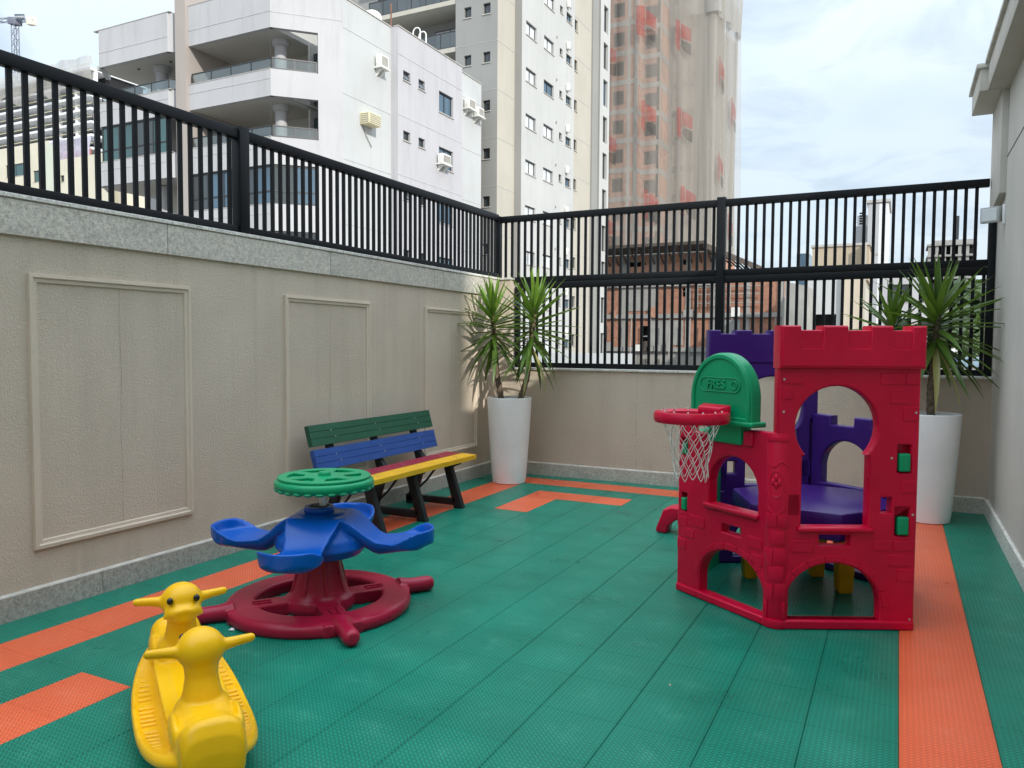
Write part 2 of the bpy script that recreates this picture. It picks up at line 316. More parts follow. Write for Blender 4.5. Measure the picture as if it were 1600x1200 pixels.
# ================================================================ SETTING
# street level far below the terrace
GZ = -9.0
g = MB(); g.quad((-900,-300,GZ),(900,-300,GZ),(900,1500,GZ),(-900,1500,GZ))
tag(g.build('ground', pm('street_ground', (.19,.18,.165), rough=.95, var=.35, vs_=.06, det=8)), kind='structure')
g = MB(); g.box(-4.45,.75,-2.49,8.29,-.25,-.014)
flo = tag(g.build('terrace_floor', M['under']), kind='structure')
T = 1/3
XE = [-4.228]+[-3.96+T*k for k in range(14)]+[.728]
YE = [7.867-T*k for k in range(-0, 36)]; YE = [8.068]+YE
ORANGE = set()
def tile_mesh(w, h, mat):
    b = MB(); a, c = w/2-.0010, h/2-.0003; e = .0022; q = .0006
    vs = [(-a,-c,-.012),(a,-c,-.012),(a,c,-.012),(-a,c,-.012),(-a,-c,-e),(a,-c,-e),(a,c,-e),(-a,c,-e),(-a+e,-c+q,0),(a-e,-c+q,0),(a-e,c-q,0),(-a+e,c-q,0)]
    b._add(vs, [(0,1,5,4),(1,2,6,5),(2,3,7,6),(3,0,4,7),(4,5,9,8),(5,6,10,9),(6,7,11,10),(7,4,8,11),(8,9,10,11)])
    return b.mesh('tile', mat)
cache = {}; far = MB()
def is_orange(cx, cy):
    i = math.floor((cx+3.96)/T); j = math.floor((7.867-cy)/T)     # column from the left ring, row from the back ring
    if i == 0 and j >= 0: return True
    if i == 12 and j >= 0: return True
    if j == 0 and 0 <= i <= 12: return True
    if (i == 2 and 2 <= j <= 4) or (j == 2 and 2 <= i <= 4): return True
    if (i == 10 and 2 <= j <= 4) or (j == 2 and 8 <= i <= 10): return True
    if (i == 2 and 17 <= j <= 19) or (j == 19 and 2 <= i <= 4): return True
    return False
def visible(cx, cy):
    d = Vector((cx, cy, 0))-CAM; z = d.dot(fwd)
    if z < .3: return False
    px = 800+FPX*d.dot(right)/z; py = 600+FPX*d.dot(down)/z
    return -130 < px < 1730 and py < 1330
for a in range(len(XE)-1):
    for b_ in range(len(YE)-1):
        x0, x1 = XE[a], XE[a+1]; y1, y0 = YE[b_], YE[b_+1]; cx, cy = (x0+x1)/2, (y0+y1)/2; w, h = x1-x0, y1-y0
        orange = is_orange(cx, cy)
        if visible(cx, cy):
            k = (round(w,3), round(h,3), orange)
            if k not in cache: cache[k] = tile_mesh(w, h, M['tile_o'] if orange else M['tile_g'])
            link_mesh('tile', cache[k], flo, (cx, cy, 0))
        elif y0 > -2.4:
            far.cur = 1 if orange else 0
            far.box(x0+.0012, x1-.0012, y0+.0012, y1-.0012, -.012, 0)
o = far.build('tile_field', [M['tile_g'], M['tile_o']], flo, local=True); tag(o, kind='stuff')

# ---- left boundary wall
LX = -4.25
w = MB(); w.box(-4.47, LX, -2.49, 8.31, GZ, 2.085)
lw = tag(w.build('boundary_wall', M['stucco'], loc=(LX, 2, 0)), 'beige textured wall with moulded panels and granite coping behind the bench', 'wall')
def frame_moulding(parent, y0, y1, z0, z1, x):
    prof = [(0, 0), (.003, .020), (.022, .022), (.030, .012), (.048, .010), (.052, 0)]   # inward distance, height off the wall
    cs = [(y0,z0,1,1), (y1,z0,-1,1), (y1,z1,-1,-1), (y0,z1,1,-1)]
    for i in range(4):
        b = MB(); A, B = cs[i], cs[(i+1)%4]
        vs = [(x+h, c[0]+c[2]*d, c[1]+c[3]*d) for c in (A, B) for d, h in prof]
        n = len(prof); b._add(vs, [(k, n+k, n+k+1, k+1) for k in range(n-1)])
        b.build('moulding', M['mould'], parent, smooth=True, ang=25)
for y in (.60, 2.575, 4.535, 6.50): frame_moulding(lw, y, y+1.075, .35, 1.88, LX)
ys = [-2.48, -1.3, .3, 1.88, 3.47, 5.06, 6.66, 6.83, 8.05]
for y0, y1 in zip(ys[:-1], ys[1:]):
    b = MB(); b.box(LX-.01, LX+.022, y0+.0015, y1-.0015, 2.072, 2.262); b.build('coping_face', M['granite'], lw, bevel=.0025, seg=1)
ys2 = [-2.48, -1.0, .6, 2.1, 3.7, 5.22, 6.79, 8.31]
for y0, y1 in zip(ys2[:-1], ys2[1:]):
    b = MB(); b.box(-4.49, LX+.030, y0+.0015, y1-.0015, 2.268, 2.292); b.build('coping_slab', M['granite_t'], lw, bevel=.003, seg=1)
b = MB(); b.box(-4.47, LX+.01, -2.48, 8.04, 2.085, 2.268); b.build('coping_core', M['grout'], lw)
ys = [-2.48, -1.8, -.2, 1.4, 2.97, 4.5, 6.1, 7.66, 8.068]
for y0, y1 in zip(ys[:-1], ys[1:]):
    b = MB(); b.box(LX-.005, LX+.022, y0+.001, y1-.001, -.012, .135); b.build('skirting_slab', M['granite_d'], lw, bevel=.002, seg=1)
b = MB(); b.prism([(LX,-2.48,.135),(LX+.021,-2.48,.135),(LX+.017,-2.48,.141),(LX,-2.48,.146)], (0,10.55,0)); b.build('skirting_grout', M['grout'], lw)

M['crack'] = pm('wall_crack', (.30,.255,.20), rough=1, var=.3, vs_=12)
def crack(parent, axis, c, u0, u1, fixed, seed):
    rr = random.Random(seed); b = MB(); n = 40; vs = []; x = c
    for i in range(n+1):
        z = u0+(u1-u0)*i/n; x += rr.uniform(-.0035,.0035)+(c-x)*.15; w_ = rr.uniform(.0004,.0016)
        for q in (-w_, w_): vs.append((fixed, x+q, z) if axis == 'x' else (x+q, fixed, z))
    b._add(vs, [(2*i, 2*i+1, 2*i+3, 2*i+2) for i in range(n)]); b.build('crack', M['crack'], parent)
for y, sd_ in ((3.13,1),(5.07,2),(7.02,3)): crack(lw, 'x', y, .40, 1.83, LX+.0015, sd_)
# ---- back boundary wall with the short corner pier
BY = 8.09
w = MB(); w.box(LX-.002, .76, BY, 8.31, GZ, 1.215)
bw = tag(w.build('boundary_wall', M['stucco'], loc=(-1.7, BY, 0)), 'low beige wall under the two-tier fence behind the play castle', 'wall')
b = MB(); b.box(LX+.001, -4.09, BY-.003, 8.308, 1.2, 2.262); b.build('corner_pier', M['stucco'], bw)
b = MB(); b.box(LX+.032, -4.075, BY-.022, 8.31, 2.2665, 2.2905); b.build('pier_cap', M['granite_t'], bw, bevel=.003, seg=1)
xs = [-4.088, -2.56, -.98, .62, .755]
for x0, x1 in zip(xs[:-1], xs[1:]):
    b = MB(); b.box(x0+.0015, x1-.0015, BY-.022, 8.31, 1.217, 1.241); b.build('coping_slab', M['granite_t'], bw, bevel=.003, seg=1)
xs = [LX+.022, -3.5, -1.94, -.4, .728]
for x0, x1 in zip(xs[:-1], xs[1:]):
    b = MB(); b.box(x0+.001, x1-.001, BY-.022, BY+.005, -.012, .137); b.build('skirting_slab', M['granite'], bw, bevel=.002, seg=1)
b = MB(); b.prism([(LX,BY,.137),(LX,BY-.021,.137),(LX,BY-.017,.143),(LX,BY,.148)], (4.98,0,0)); b.build('skirting_grout', M['grout'], bw)

for x, sd_ in ((-2.54,5),(-.95,6)): crack(bw, 'y', x, .16, 1.21, BY-.0015, sd_)
# ---- the house on the right: low wing with eave, unseen tower block behind, added and sized to shade the terrace
RX = .75
w = MB(); w.box(RX, 3.2, -2.49, 7.545, GZ, 3.7)
rb = tag(w.build('apartment_house', M['stucco_r'], loc=(RX, 3, 0)), 'pale textured house wall with boxed eave along the right edge', 'house')
b = MB(); b.box(.7552, 3.2, 7.545, 8.31, GZ, 2.8); b.build('wall', M['stucco_r'], rb)
b = MB(); b.prism([(.70,7.547,2.78),(.70,8.29,2.70),(.70,8.29,3.622),(.70,7.547,3.622)], (2.5,0,0)); b.build('pilaster', M['stucco_r'], rb, bevel=.006)
b = MB(); b.box(.594, 3.2, -2.48, 7.519, 3.622, 3.83); b.build('eave', M['stucco_r'], rb, bevel=.005)
b = MB(); b.box(.567, 3.2, -2.48, 7.50, 3.832, 3.872); b.build('eave_cap', M['grout'], rb, bevel=.006)
b = MB(); b.box(.535, 3.2, 7.521, 8.30, 3.62, 3.80); b.build('eave_return', M['stucco_r'], rb, bevel=.005)
b = MB(); b.box(.508, 3.2, 7.502, 8.33, 3.802, 3.842); b.build('eave_cap', M['grout'], rb, bevel=.006)
b = MB(); b.box(RX-.003, RX+.01, -2.48, 7.545, 3.066, 3.074); b.build('control_joint', M['black'], rb)
ys = [-2.48, -1, .6, 2.2, 3.8, 5.4, 7.0, 8.068]
for y0, y1 in zip(ys[:-1], ys[1:]):
    b = MB(); b.box(RX-.022, RX+.006, y0+.001, y1-.001, -.012, .137); b.build('skirting_slab', M['granite_t'], rb, bevel=.002, seg=1)
b = MB(); b.box(2.0, 11.24, -16, -2.5, GZ, 14.5); tw = b.build('shade_tower', M['stucco_r'], rb)
b = MB(); b.box(-14, 1.99, -6, -2.5, GZ, 2.9); b.build('rear_wing', M['stucco_r'], rb)
for k in range(3):
    for xx in (2.9, 5.6, 8.3):
        b = MB(); b.box(xx, xx+1.6, -2.52, -2.46, 4.4+k*3, 5.8+k*3); b.build('window', glass_mat('tower_glass', (.05,.06,.07)) if 'tower_glass' not in bpy.data.materials else bpy.data.materials['tower_glass'], tw)

# ---- fences
def post(b, x0, x1, y0, y1, z0, z1): b.box(x0, x1, y0, y1, z0, z1)
FX = -4.28
fl = empty('metal_fence', (FX-.03, 4.18, 2.292), 'black vertical bar fence on the granite coping of the long left wall', 'fence')
FP = [.16, 4.175, 8.19]
for y in FP[:2]: b = MB(); b.box(FX-.075, FX+.012, y-.045, y+.045, 2.2925, 3.062); b.build('post', M['black'], fl, bevel=.004)
for (y0, y1) in ((-2.45, FP[0]-.046), (FP[0]+.046, FP[1]-.046), (FP[1]+.046, 8.165)):
    b = MB(); b.box(FX-.06, FX, y0, y1, 2.300, 2.352); b.build('rail', M['black'], fl, bevel=.004)
    b = MB(); b.box(FX-.06, FX, y0, y1, 2.972, 3.046); b.build('rail', M['black'], fl, bevel=.006)
bar = MB(); bar.box(-.011, .011, -.0145, .0145, 0, .619); bar_me = bar.mesh('bar', M['black'], bevel=.002, seg=1)
y = 2.5449-.0845*40
while y < 8.15:
    if y > 1.7 and all(abs(y-p) > .062 for p in FP): link_mesh('bar', bar_me, fl, Vector((FX-.03, y, 2.3525))-wloc(fl))
    y += .0845
fb = empty('metal_fence', (-1.7, 8.2, 1.245), 'black two-tier vertical bar fence on the low back wall', 'fence')
b = MB(); b.box(FX-.065, FX+.005, 8.166, 8.236, 2.2925, 3.03); b.build('post', M['black'], fb, bevel=.004)
b = MB(); b.box(-1.732, -1.644, 8.165, 8.25, 1.2425, 3.046); b.build('post', M['black'], fb, bevel=.004)
b = MB(); b.box(-4.07, -4.02, 8.17, 8.23, 1.2425, 2.19); b.build('post', M['black'], fb, bevel=.004)
b = MB(); b.box(.69, .75, 8.165, 8.235, 1.2425, 2.69); b.build('post', M['black'], fb, bevel=.004)
for x0, x1, first in ((FX+.006, -1.733, 1), (-1.643, .689, 0)):
    xl = -4.019 if first else x0
    for z0, z1, xa in ((2.950, 3.022, x0), (2.236, 2.300, x0), (2.160, 2.232, xl), (1.2435, 1.30, xl)):
        b = MB(); b.box(xa, x1, 8.17, 8.23, z0, z1); b.build('rail', M['black'], fb, bevel=.005)
bu = MB(); bu.box(-.0145, .0145, -.011, .011, 0, .649); bu_me = bu.mesh('bar', M['black'], bevel=.002, seg=1)
bl = MB(); bl.box(-.0145, .0145, -.011, .011, 0, .859); bl_me = bl.mesh('bar', M['black'], bevel=.002, seg=1)
for me, x, z in ((bu_me, -4.2079, 2.3005), (bl_me, -3.9619, 1.3005)):
    while x < .67:
        if abs(x+1.688) > .06: link_mesh('bar', me, fb, Vector((x, 8.2, z))-wloc(fb))
        x += .0842

# ---- floodlight on the house corner
ft = empty('floodlight', (.70, 7.62, 2.62), 'small pale floodlight on the house corner above the back fence', 'floodlight')
M['lampgrey'] = pm('lamp_grey', (.42,.43,.42), rough=.4); M['lampglass'] = glass_mat('lamp_glass', (.62,.66,.66), rough=.10)
c0 = Vector((.655, 7.60, 2.60)); ax = unit((.78,-.62,-.02)); up_ = unit((.12,-.18,.97)); nn = ax.cross(up_).normalized(); nn = nn if nn.y < 0 else -nn; up_ = nn.cross(ax).normalized()
if up_.z < 0: up_ = -up_
b = MB(); b.obox(c0-ax*.075-up_*.055-nn*.02, ax*.16, up_*.13, nn*.05); b.build('housing', M['lampgrey'], ft, bevel=.006)
b = MB(); b.obox(c0-ax*.060-up_*.040+nn*.0305, ax*.130, up_*.100, nn*.003); b.build('lens', M['lampglass'], ft, bevel=.001, seg=1)
b = MB(); b.tube([c0+ax*.075, c0+ax*.10+up_*.02, c0+ax*.11-up_*.03, Vector((.745,7.56,2.56))], .008, 6); b.build('bracket', M['lampgrey'], ft, smooth=True)
b = MB(); b.box(.728, .7495, 7.50, 7.54, 2.52, 2.68); b.build('mounting_plate', M['pot'], ft, bevel=.003)

# ================================================================ PLANTERS
def plastic(name, col, rough=.36, dust=.12):
    m_ = pm(name, col, rough=rough, var=.11, vs_=3.5, bump=.06, bs=220, bd=.001, spec=.30, dirt=dust, dirt_col=tuple(min(1, c*.75+.012) for c in col))
    t = m_.node_tree; b = t.nodes['Principled BSDF']; g = N(t, 'ShaderNodeNewGeometry')        # fine scratches and scuffs
    ns = N(t, 'ShaderNodeTexNoise'); ns.inputs['Scale'].default_value = 14; ns.inputs['Detail'].default_value = 2; ns.inputs['Distortion'].default_value = 4.5; t.links.new(g.outputs['Position'], ns.inputs['Vector'])
    nb_ = N(t, 'ShaderNodeTexNoise'); nb_.inputs['Scale'].default_value = 3.5; nb_.inputs['Detail'].default_value = 4; t.links.new(g.outputs['Position'], nb_.inputs['Vector'])
    f = math_n(t, 'MULTIPLY', math_n(t, 'MULTIPLY', ramp(t, ns.outputs[0], [(.492, (0,)*3), (.5, (1,)*3), (.508, (0,)*3)]), ramp(t, nb_.outputs[0], [(.5, (0,)*3), (.62, (1,)*3)])), .30)
    old = b.inputs['Base Color'].links[0].from_socket; t.links.new(mixc(t, f, old, tuple(min(1, c*1.3+.10) for c in col)), b.inputs['Base Color'])
    return m_
M['red'] = plastic('red_plastic', (.56,.001,.034), .30); M['wine'] = plastic('dark_red_plastic', (.34,.009,.038), .30); M['purple'] = plastic('purple_plastic', (.042,.010,.150), .34)
M['green'] = plastic('green_plastic', (.003,.29,.12), .30); M['blue'] = plastic('blue_plastic', (.002,.088,.43), .25); M['yellow'] = plastic('yellow_plastic', (.86,.47,.004), .26, .08)
M['yellow2'] = plastic('yellow_leg_plastic', (.62,.34,.004), .4)
M['eye'] = pm('eye_black', (.004,.008,.008), rough=.15, var=0); M['steel'] = pm('galvanised', (.55,.55,.54), rough=.35, metal=.8); M['cord'] = pm('net_cord', (.62,.60,.55), rough=.9)
M['dark'] = pm('dark_plastic', (.020,.022,.026), rough=.5, var=.3, vs_=9, spec=.4)

def pot(loc, label):
    r = empty('planter_pot', loc, label, 'planter', 'tall white planter pots')
    n = 48; prof = [(.165,0),(.180,.006),(.190,.10),(.205,.30),(.222,.55),(.236,.78),(.243,.925),(.242,.932),(.236,.935),(.229,.932),(.226,.90)]
    b = MB(); b.lathe(prof+[(.215,.86)], n); b.build('shell', M['pot'], r, local=True, smooth=True, ang=60)
    b = MB(); b.lathe([(.217,.868),(.15,.876),(.05,.88),(0,.88)], 32); b.build('soil', M['soil'], r, local=True, smooth=True)
    return r
POT1 = Vector((-3.795, 7.50, 0)); POT2 = Vector((.255, 7.56, 0))
pot(POT1, 'tall tapered white planter pot in the back left corner'); pot(POT2, 'tall tapered white planter pot behind the play castle by the right wall')
def leaf_mesh(L, w, droop, mat, fold=.25):
    b = MB(); n = 7; vs = []; fs = []
    x = z = 0.0; a = 0.0; st = L/n
    for i in range(n+1):
        t = i/n; ww = w*(.55+.45*min(1, t/.25))*(1-max(0, (t-.25)/.75)**1.8)/2
        if i == n: ww = .0004
        vs += [(x, -ww, z+ww*fold), (x, 0, z), (x, ww, z+ww*fold)]
        a += droop/n*(.4+1.2*t); x += st*math.cos(a); z -= st*math.sin(a)
    for i in range(n):
        o = i*3; fs += [(o, o+3, o+4, o+1), (o+1, o+4, o+5, o+2)]
    b._add(vs, fs); return b.mesh('leaf', mat, smooth=True, ang=80)
LV = {k: [leaf_mesh(1.0, .100, d, M[k], f) for d, f in ((.03,.5), (.12,.45), (.3,.4), (.6,.35), (1.15,.3))] for k in ('leaf', 'leaf_y', 'leaf_d')}
def crown(parent, base, top, n, lmin, lmax, seed, spread=1.0, bright=.25, low=-55):
    rr = random.Random(seed); ax_ = (top-base)
    for i in range(n):
        t = (i+rr.random()*.6)/n                              # 0 youngest at the top, 1 oldest
        az = i*2.39996+rr.uniform(-.35,.35); elv = 86-(86-low)*t**.85+rr.uniform(-9,9)
        L = lmin+(lmax-lmin)*min(1, .35+1.3*t)*rr.uniform(.82,1.12)
        v = min(4, max(0, int(t*3.4+rr.uniform(-.8,.7))))
        k = 'leaf_y' if t < bright else 'leaf'
        if t > .93 and rr.random() < .45: k = 'leaf_d'
        p = top-ax_*(t**1.2)
        o = link_mesh('leaf', LV[k][v], parent, p-wloc(parent)+Vector((math.cos(az),math.sin(az),0))*.012)
        o.rotation_euler = (rr.uniform(-.3,.3), -R_(elv), az); o.scale = (L, L*rr.uniform(.85,1.2)*(.42/L)**.35, L)
def trunk(parent, pts, r0, r1):
    n = len(pts)*6; b = MB(); P = []; rads = []
    for i in range(n+1):
        t = i/n*(len(pts)-1); k = min(int(t), len(pts)-2); f = t-k
        P.append(pts[k].lerp(pts[k+1], f)); rads.append((r0+(r1-r0)*i/n)*(1.10 if i % 2 else .93))
    b.tube(P, rads, 12); b.build('trunk', M['trunk'], parent, smooth=True, ang=70)
y1 = empty('yucca_plant', POT1+Vector((0,0,.88)), 'two-stemmed yucca with bright young leaves in the corner planter', 'plant', 'potted yuccas')
a0, a1, a2 = Vector((-3.875,7.48,.87)), Vector((-3.965,7.47,1.5)), Vector((-3.985,7.46,1.87)); trunk(y1, [a0, a0.lerp(a1,.5)+Vector((-.02,0,0)), a1, a2], .034, .022)
crown(y1, Vector((-3.968,7.47,1.48)), a2, 72, .34, .55, 3, low=-50)
a0, a1, a2 = Vector((-3.675,7.50,.87)), Vector((-3.55,7.50,1.44)), Vector((-3.49,7.50,1.91)); trunk(y1, [a0, a0.lerp(a1,.5)+Vector((.03,0,0)), a1, a2], .034, .022)
crown(y1, a1, a2, 72, .36, .58, 5, low=-50)
y2 = empty('yucca_plant', POT2+Vector((0,0,.88)), 'dark green two-stemmed yucca rising behind the red castle tower', 'plant', 'potted yuccas')
a0, a1, a2 = Vector((.262,7.56,.87)), Vector((.272,7.56,1.4)), Vector((.285,7.56,1.83)); trunk(y2, [a0, a0.lerp(a1,.5)+Vector((-.012,0,0)), a1, a2], .036, .026)
crown(y2, Vector((.275,7.56,1.50)), a2, 74, .38, .66, 11, bright=.0, low=-50)
a0, a1, a2 = Vector((.13,7.60,.87)), Vector((0,7.62,1.3)), Vector((-.065,7.62,1.72)); trunk(y2, [a0, a1, a2], .03, .022)
crown(y2, Vector((-.04,7.62,1.48)), a2, 48, .32, .52, 17, bright=.0)

# ================================================================ BENCH
bench = empty('park_bench', (-3.85, 5.46, 0), 'bench with green blue red and yellow slats against the left wall', 'bench')
BY0, BY1 = 4.60, 6.32
M['s_green'] = pm('green_slat', (.008,.085,.042), rough=.45, var=.1, vs_=8); M['s_blue'] = pm('blue_slat', (.014,.070,.29), rough=.42, var=.1, vs_=8); M['s_red'] = pm('red_slat', (.30,.014,.030), rough=.45, var=.1, vs_=8); M['s_yellow'] = pm('yellow_slat', (.80,.43,.008), rough=.42, var=.08, vs_=8)
FRY = (4.87, 5.46, 6.07)
def slat(name_mat, o_, wv, tv):
    """o_: corner at BY0, wv: width vector, tv: outward thickness vector; two saw grooves on the outer face"""
    wv, tv, o_ = Vector(wv), Vector(tv), Vector(o_); L = Vector((0, BY1-BY0, 0)); g_ = .0035; prof = []
    W = wv.length
    pts = [(0,0),(W,0),(W,1)]
    for c in (.66, .33):
        pts += [(W*c+g_,1),(W*c,.90),(W*c-g_,1)]
    pts += [(0,1)]
    wu = wv.normalized()
    b = MB(); b.prism([o_+wu*p+tv*q for p, q in pts], L); s_ = b.build('slat', M[name_mat], bench, smooth=True, ang=15)
    for fy in FRY:
        for c in (.33, .66):
            p = o_+wu*(W*c)+tv*.96; p.y = fy+(.02 if c < .5 else -.02); k = MB(); t_ = tv.normalized(); k.tube([p, p+t_*.005], .0065, 8); k.build('bolt', M['steel'], s_, smooth=True)
    return s_
slat('s_yellow', (-3.705, BY0, .430), (.160,0,-.004), (0.001,0,.040)); slat('s_red', (-3.872, BY0, .434), (.160,0,-.004), (.001,0,.040))
bu_ = unit((-.28,0,.96)); bo = unit((.96,0,.28))
slat('s_blue', Vector((-4.015,BY0,.510))-bo*.0, bu_*.165, bo*.040); slat('s_green', Vector((-4.015,BY0,.510))+bu_*.195, bu_*.165, bo*.040)
for fy in FRY:
    fr = empty('leg_frame', (0,0,0)); fr.parent = bench; t_ = .028
    def bar2(name, pts, w):
        b = MB(); P = [Vector((p[0], fy-t_, p[1])) for p in pts]; b.prism(P, (0, 2*t_, 0)); b.build(name, M['dark'], fr, bevel=.004, local=False)
    fr.location = (0,0,0)
    def bar2(name, pts):
        b = MB(); b.prism([Vector((p[0], fy-t_, p[1])) for p in pts], (0, 2*t_, 0)); o = b.build(name, M['dark'], fr, bevel=.004); return o
    bar2('leg', [(-3.535,0),(-3.625,0),(-3.745,.40),(-3.80,.428),(-3.655,.428),(-3.655,.36)])
    bar2('seat_support', [(-3.575,.428),(-3.575,.405),(-3.66,.372),(-3.97,.372),(-3.97,.428)])
    bar2('foot_bar', [(-3.63,.025),(-3.61,.085),(-4.16,.085),(-4.16,.025)])
    P0 = Vector((-3.985,0,.372)); d_ = bu_; bar2('back_post', [(-3.90,.372),(-4.0,.30),(-4.03-.0,.36)]+[((Vector((-4.062,0,.50))+bu_*.36).x, (Vector((-4.062,0,.50))+bu_*.36).z), ((Vector((-4.018,0,.512))+bu_*.355).x, (Vector((-4.018,0,.512))+bu_*.355).z), (-4.018,.512)])
    bar2('rear_leg', [(-4.16,0),(-4.08,0),(-3.96,.38),(-4.03,.40)])
    b = MB(); b.tube([(-4.10,fy,.08), (-3.93,fy,.24), (-3.80,fy,.40)], .011, 8); b.build('brace_rod', M['dark'], fr, smooth=True)

# ================================================================ SPINNING SEAT TOY
CC = Vector((-2.925, 3.39, 0)); car = empty('spinner_toy', CC, 'merry-go-round toy with blue seats, green hand wheel and red ship-wheel base', 'merry-go-round')
b = MB(); b.lathe([(.350,0),(.505,0),(.516,.018),(.516,.046),(.504,.064),(.485,.072),(.365,.074),(.352,.066),(.348,.045)], 96, closed=True)
for k in range(4):
    a = R_(54+90*k); d = Vector((math.cos(a), math.sin(a), 0)); s_ = Vector((-d.y, d.x, 0))
    b.obox(d*.12-s_*.065, d*.28, s_*.13, (0,0,.070))
    pts = [d*(.47+.22*i/10) for i in range(11)]; b.tube([p+Vector((0,0,.045)) for p in pts], [.062,.055,.050,.047,.045,.045,.045,.046,.046,.044,.030], 14)
    b.obox(d*.44-s_*.10, d*.07, s_*.20, (0,0,.066))
b.lathe([(0,0),(.19,0),(.20,.03),(.19,.07),(.165,.09),(.150,.12),(.125,.22),(.105,.34),(.09,.36),(0,.36)], 48)
me = remesh(b, 'base', M['wine'], .0070, 3); base_ = link_mesh('base', me, car)
for k in range(4):
    a = R_(54+90*k); d = Vector((math.cos(a), math.sin(a), 0)); s_ = Vector((-d.y, d.x, 0))
    b = MB(); b.tube([CC+d*.27-s_*.022+Vector((0,0,.0725)), CC+d*.37-s_*.016+Vector((0,0,.0745)), CC+d*.375+s_*.016+Vector((0,0,.0745)), CC+d*.27+s_*.022+Vector((0,0,.0725))], .0045, 6, closed=True); b.build('spoke_relief', M['wine'], base_, smooth=True)
    for q in (.2, .42): pass
for k in range(8):
    a = R_(9+45*k); b = MB(); b.tube([CC+Vector((math.cos(a)*.152, math.sin(a)*.152, .10)), CC+Vector((math.cos(a)*.118, math.sin(a)*.118, .25)), CC+Vector((math.cos(a)*.10, math.sin(a)*.10, .34))], .012, 8); b.build('cone_rib', M['wine'], base_, smooth=True)
b = MB()
def sstep(a, c, x): t = max(0, min(1, (x-a)/(c-a))); return t*t*(3-2*t)
for k in range(4):
    a = R_(22+90*k); d = Vector((math.cos(a), math.sin(a), 0)); s_ = Vector((-d.y, d.x, 0)); NS, NT = 64, 26; top = []; bot = []
    for i in range(NS+1):
        r = .05+.59*i/NS
        w = .150-.040*sstep(.16,.34,r)+.060*sstep(.32,.50,r)
        w0 = w
        if r > .49: w *= math.sqrt(max(.015, 1-((r-.49)/.152)**2))
        zc = .405+.135*(1-sstep(.13,.36,r))+.010*sstep(.40,.52,r)
        for j in range(NT+1):
            q = -1+2*j/NT; rho = math.hypot(max(0, (r-.49)/.152), w*q/w0)
            lip = .058*sstep(.43,.60,r)*sstep(.76,.92,rho)
            top.append(d*r+s_*(w*q)+Vector((0,0,zc+lip-.012*(1-q*q)*sstep(.3,.45,r)*(1-sstep(.55,.62,r)))))
            bot.append(d*r+s_*(w*q*.92)+Vector((0,0,zc-.060+.030*abs(q)**4+.030*sstep(.55,.64,r)-.03*(1-sstep(.1,.4,r))-.03*(1-abs(q)**2)*(1-sstep(.3,.5,r)))))
    o = len(b.v); n = NT+1; m0 = (NS+1)*n
    vs = top+bot; fs = []
    for i in range(NS):
        for j in range(NT):
            A = i*n+j; fs.append((A, A+n, A+n+1, A+1)); B = m0+A; fs.append((B, B+1, B+n+1, B+n))
        A = i*n; fs.append((A, m0+A, m0+A+n, A+n)); A = i*n+NT; fs.append((A, A+n, m0+A+n, m0+A))
    for j in range(NT):
        fs.append((j, j+1, m0+j+1, m0+j)); A = NS*n+j; fs.append((A, m0+A, m0+A+1, A+1))
    b._add(vs, fs)
b.lathe([(0,.30),(.10,.29),(.22,.315),(.262,.365),(.250,.415),(.205,.475),(.160,.530),(.12,.550),(0,.553)], 48)
me = remesh(b, 'seat', M['blue'], .0065, 5); seat_ = link_mesh('seat', me, car, (.016,.008,0))
b = MB(); b.lathe([(0,.550),(.082,.550),(.086,.556),(.086,.574),(.080,.582),(.060,.583),(.058,.578),(0,.578)], 40); b.build('collar', M['blue'], car, local=True, smooth=True, ang=40)
b = MB(); b.lathe([(0,.579),(.052,.579),(.052,.584),(0,.585)], 32); b.build('bearing', M['dark'], car, local=True, smooth=True, ang=40)
b = MB(); b.lathe([(0,.58),(.020,.58),(.020,.70),(0,.70)], 20); b.build('spindle', M['steel'], car, local=True, smooth=True, ang=40).location = (.018,.009,0)
whl = empty('hand_wheel', (.028,.014,.712)); whl.parent = car
b = MB(); b.lathe([(0,-.045),(.06,-.045),(.09,-.014),(.20,-.012),(.225,-.010),(.262,-.022),(.274,-.010),(.278,.006),(.274,.022),(.262,.030),(.252,.031),(.0,.0305)], 72); b.build('disc', M['green'], whl, local=True, smooth=True, ang=50)
holes = []
for k in range(6):
    a0_, a1_ = R_(60*k+9), R_(60*k+51); rin, rout = .112, .205
    holes.append([(rin*math.cos(a0_+.12), rin*math.sin(a0_+.12))]+[(rin*math.cos(a0_+.12+(a1_-a0_-.24)*i/5), rin*math.sin(a0_+.12+(a1_-a0_-.24)*i/5)) for i in range(1,6)]+[(rout*math.cos(a1_+(a0_-a1_)*i/8), rout*math.sin(a1_+(a0_-a1_)*i/8)) for i in range(9)])
me = plate_mesh('spoke_plate', M['green'], [(.258*math.cos(2*math.pi*i/72), .258*math.sin(2*math.pi*i/72)) for i in range(72)], holes, .015, .004); link_mesh('spoke_plate', me, whl, (0,0,.0385))
b = MB(); b.lathe([(0,.046),(.035,.046),(.035,.060),(.030,.066),(0,.067)], 24); b.build('hub_cap', M['green'], whl, local=True, smooth=True, ang=40)
b = MB()
for k in range(26):
    a = 2*math.pi*k/26; b.ball((math.cos(a)*.250, math.sin(a)*.250, -.020), (.030,.030,.014), 10, 6)
b.build('finger_grips', M['green'], whl, local=True, smooth=True)
b = MB(); b.tube([(.10,.075,.046),(.10,.075,.0495)], .006, 8); b.build('bolt', M['steel'], whl, local=True)

# ================================================================ DOUBLE DUCK ROCKER
DK = Vector((-2.385, 2.03, 0)); duck = empty('duck_rocker', DK, 'yellow double seesaw rocker shaped like two ducks facing each other', 'rocker', rz=R_(146))
b = MB()
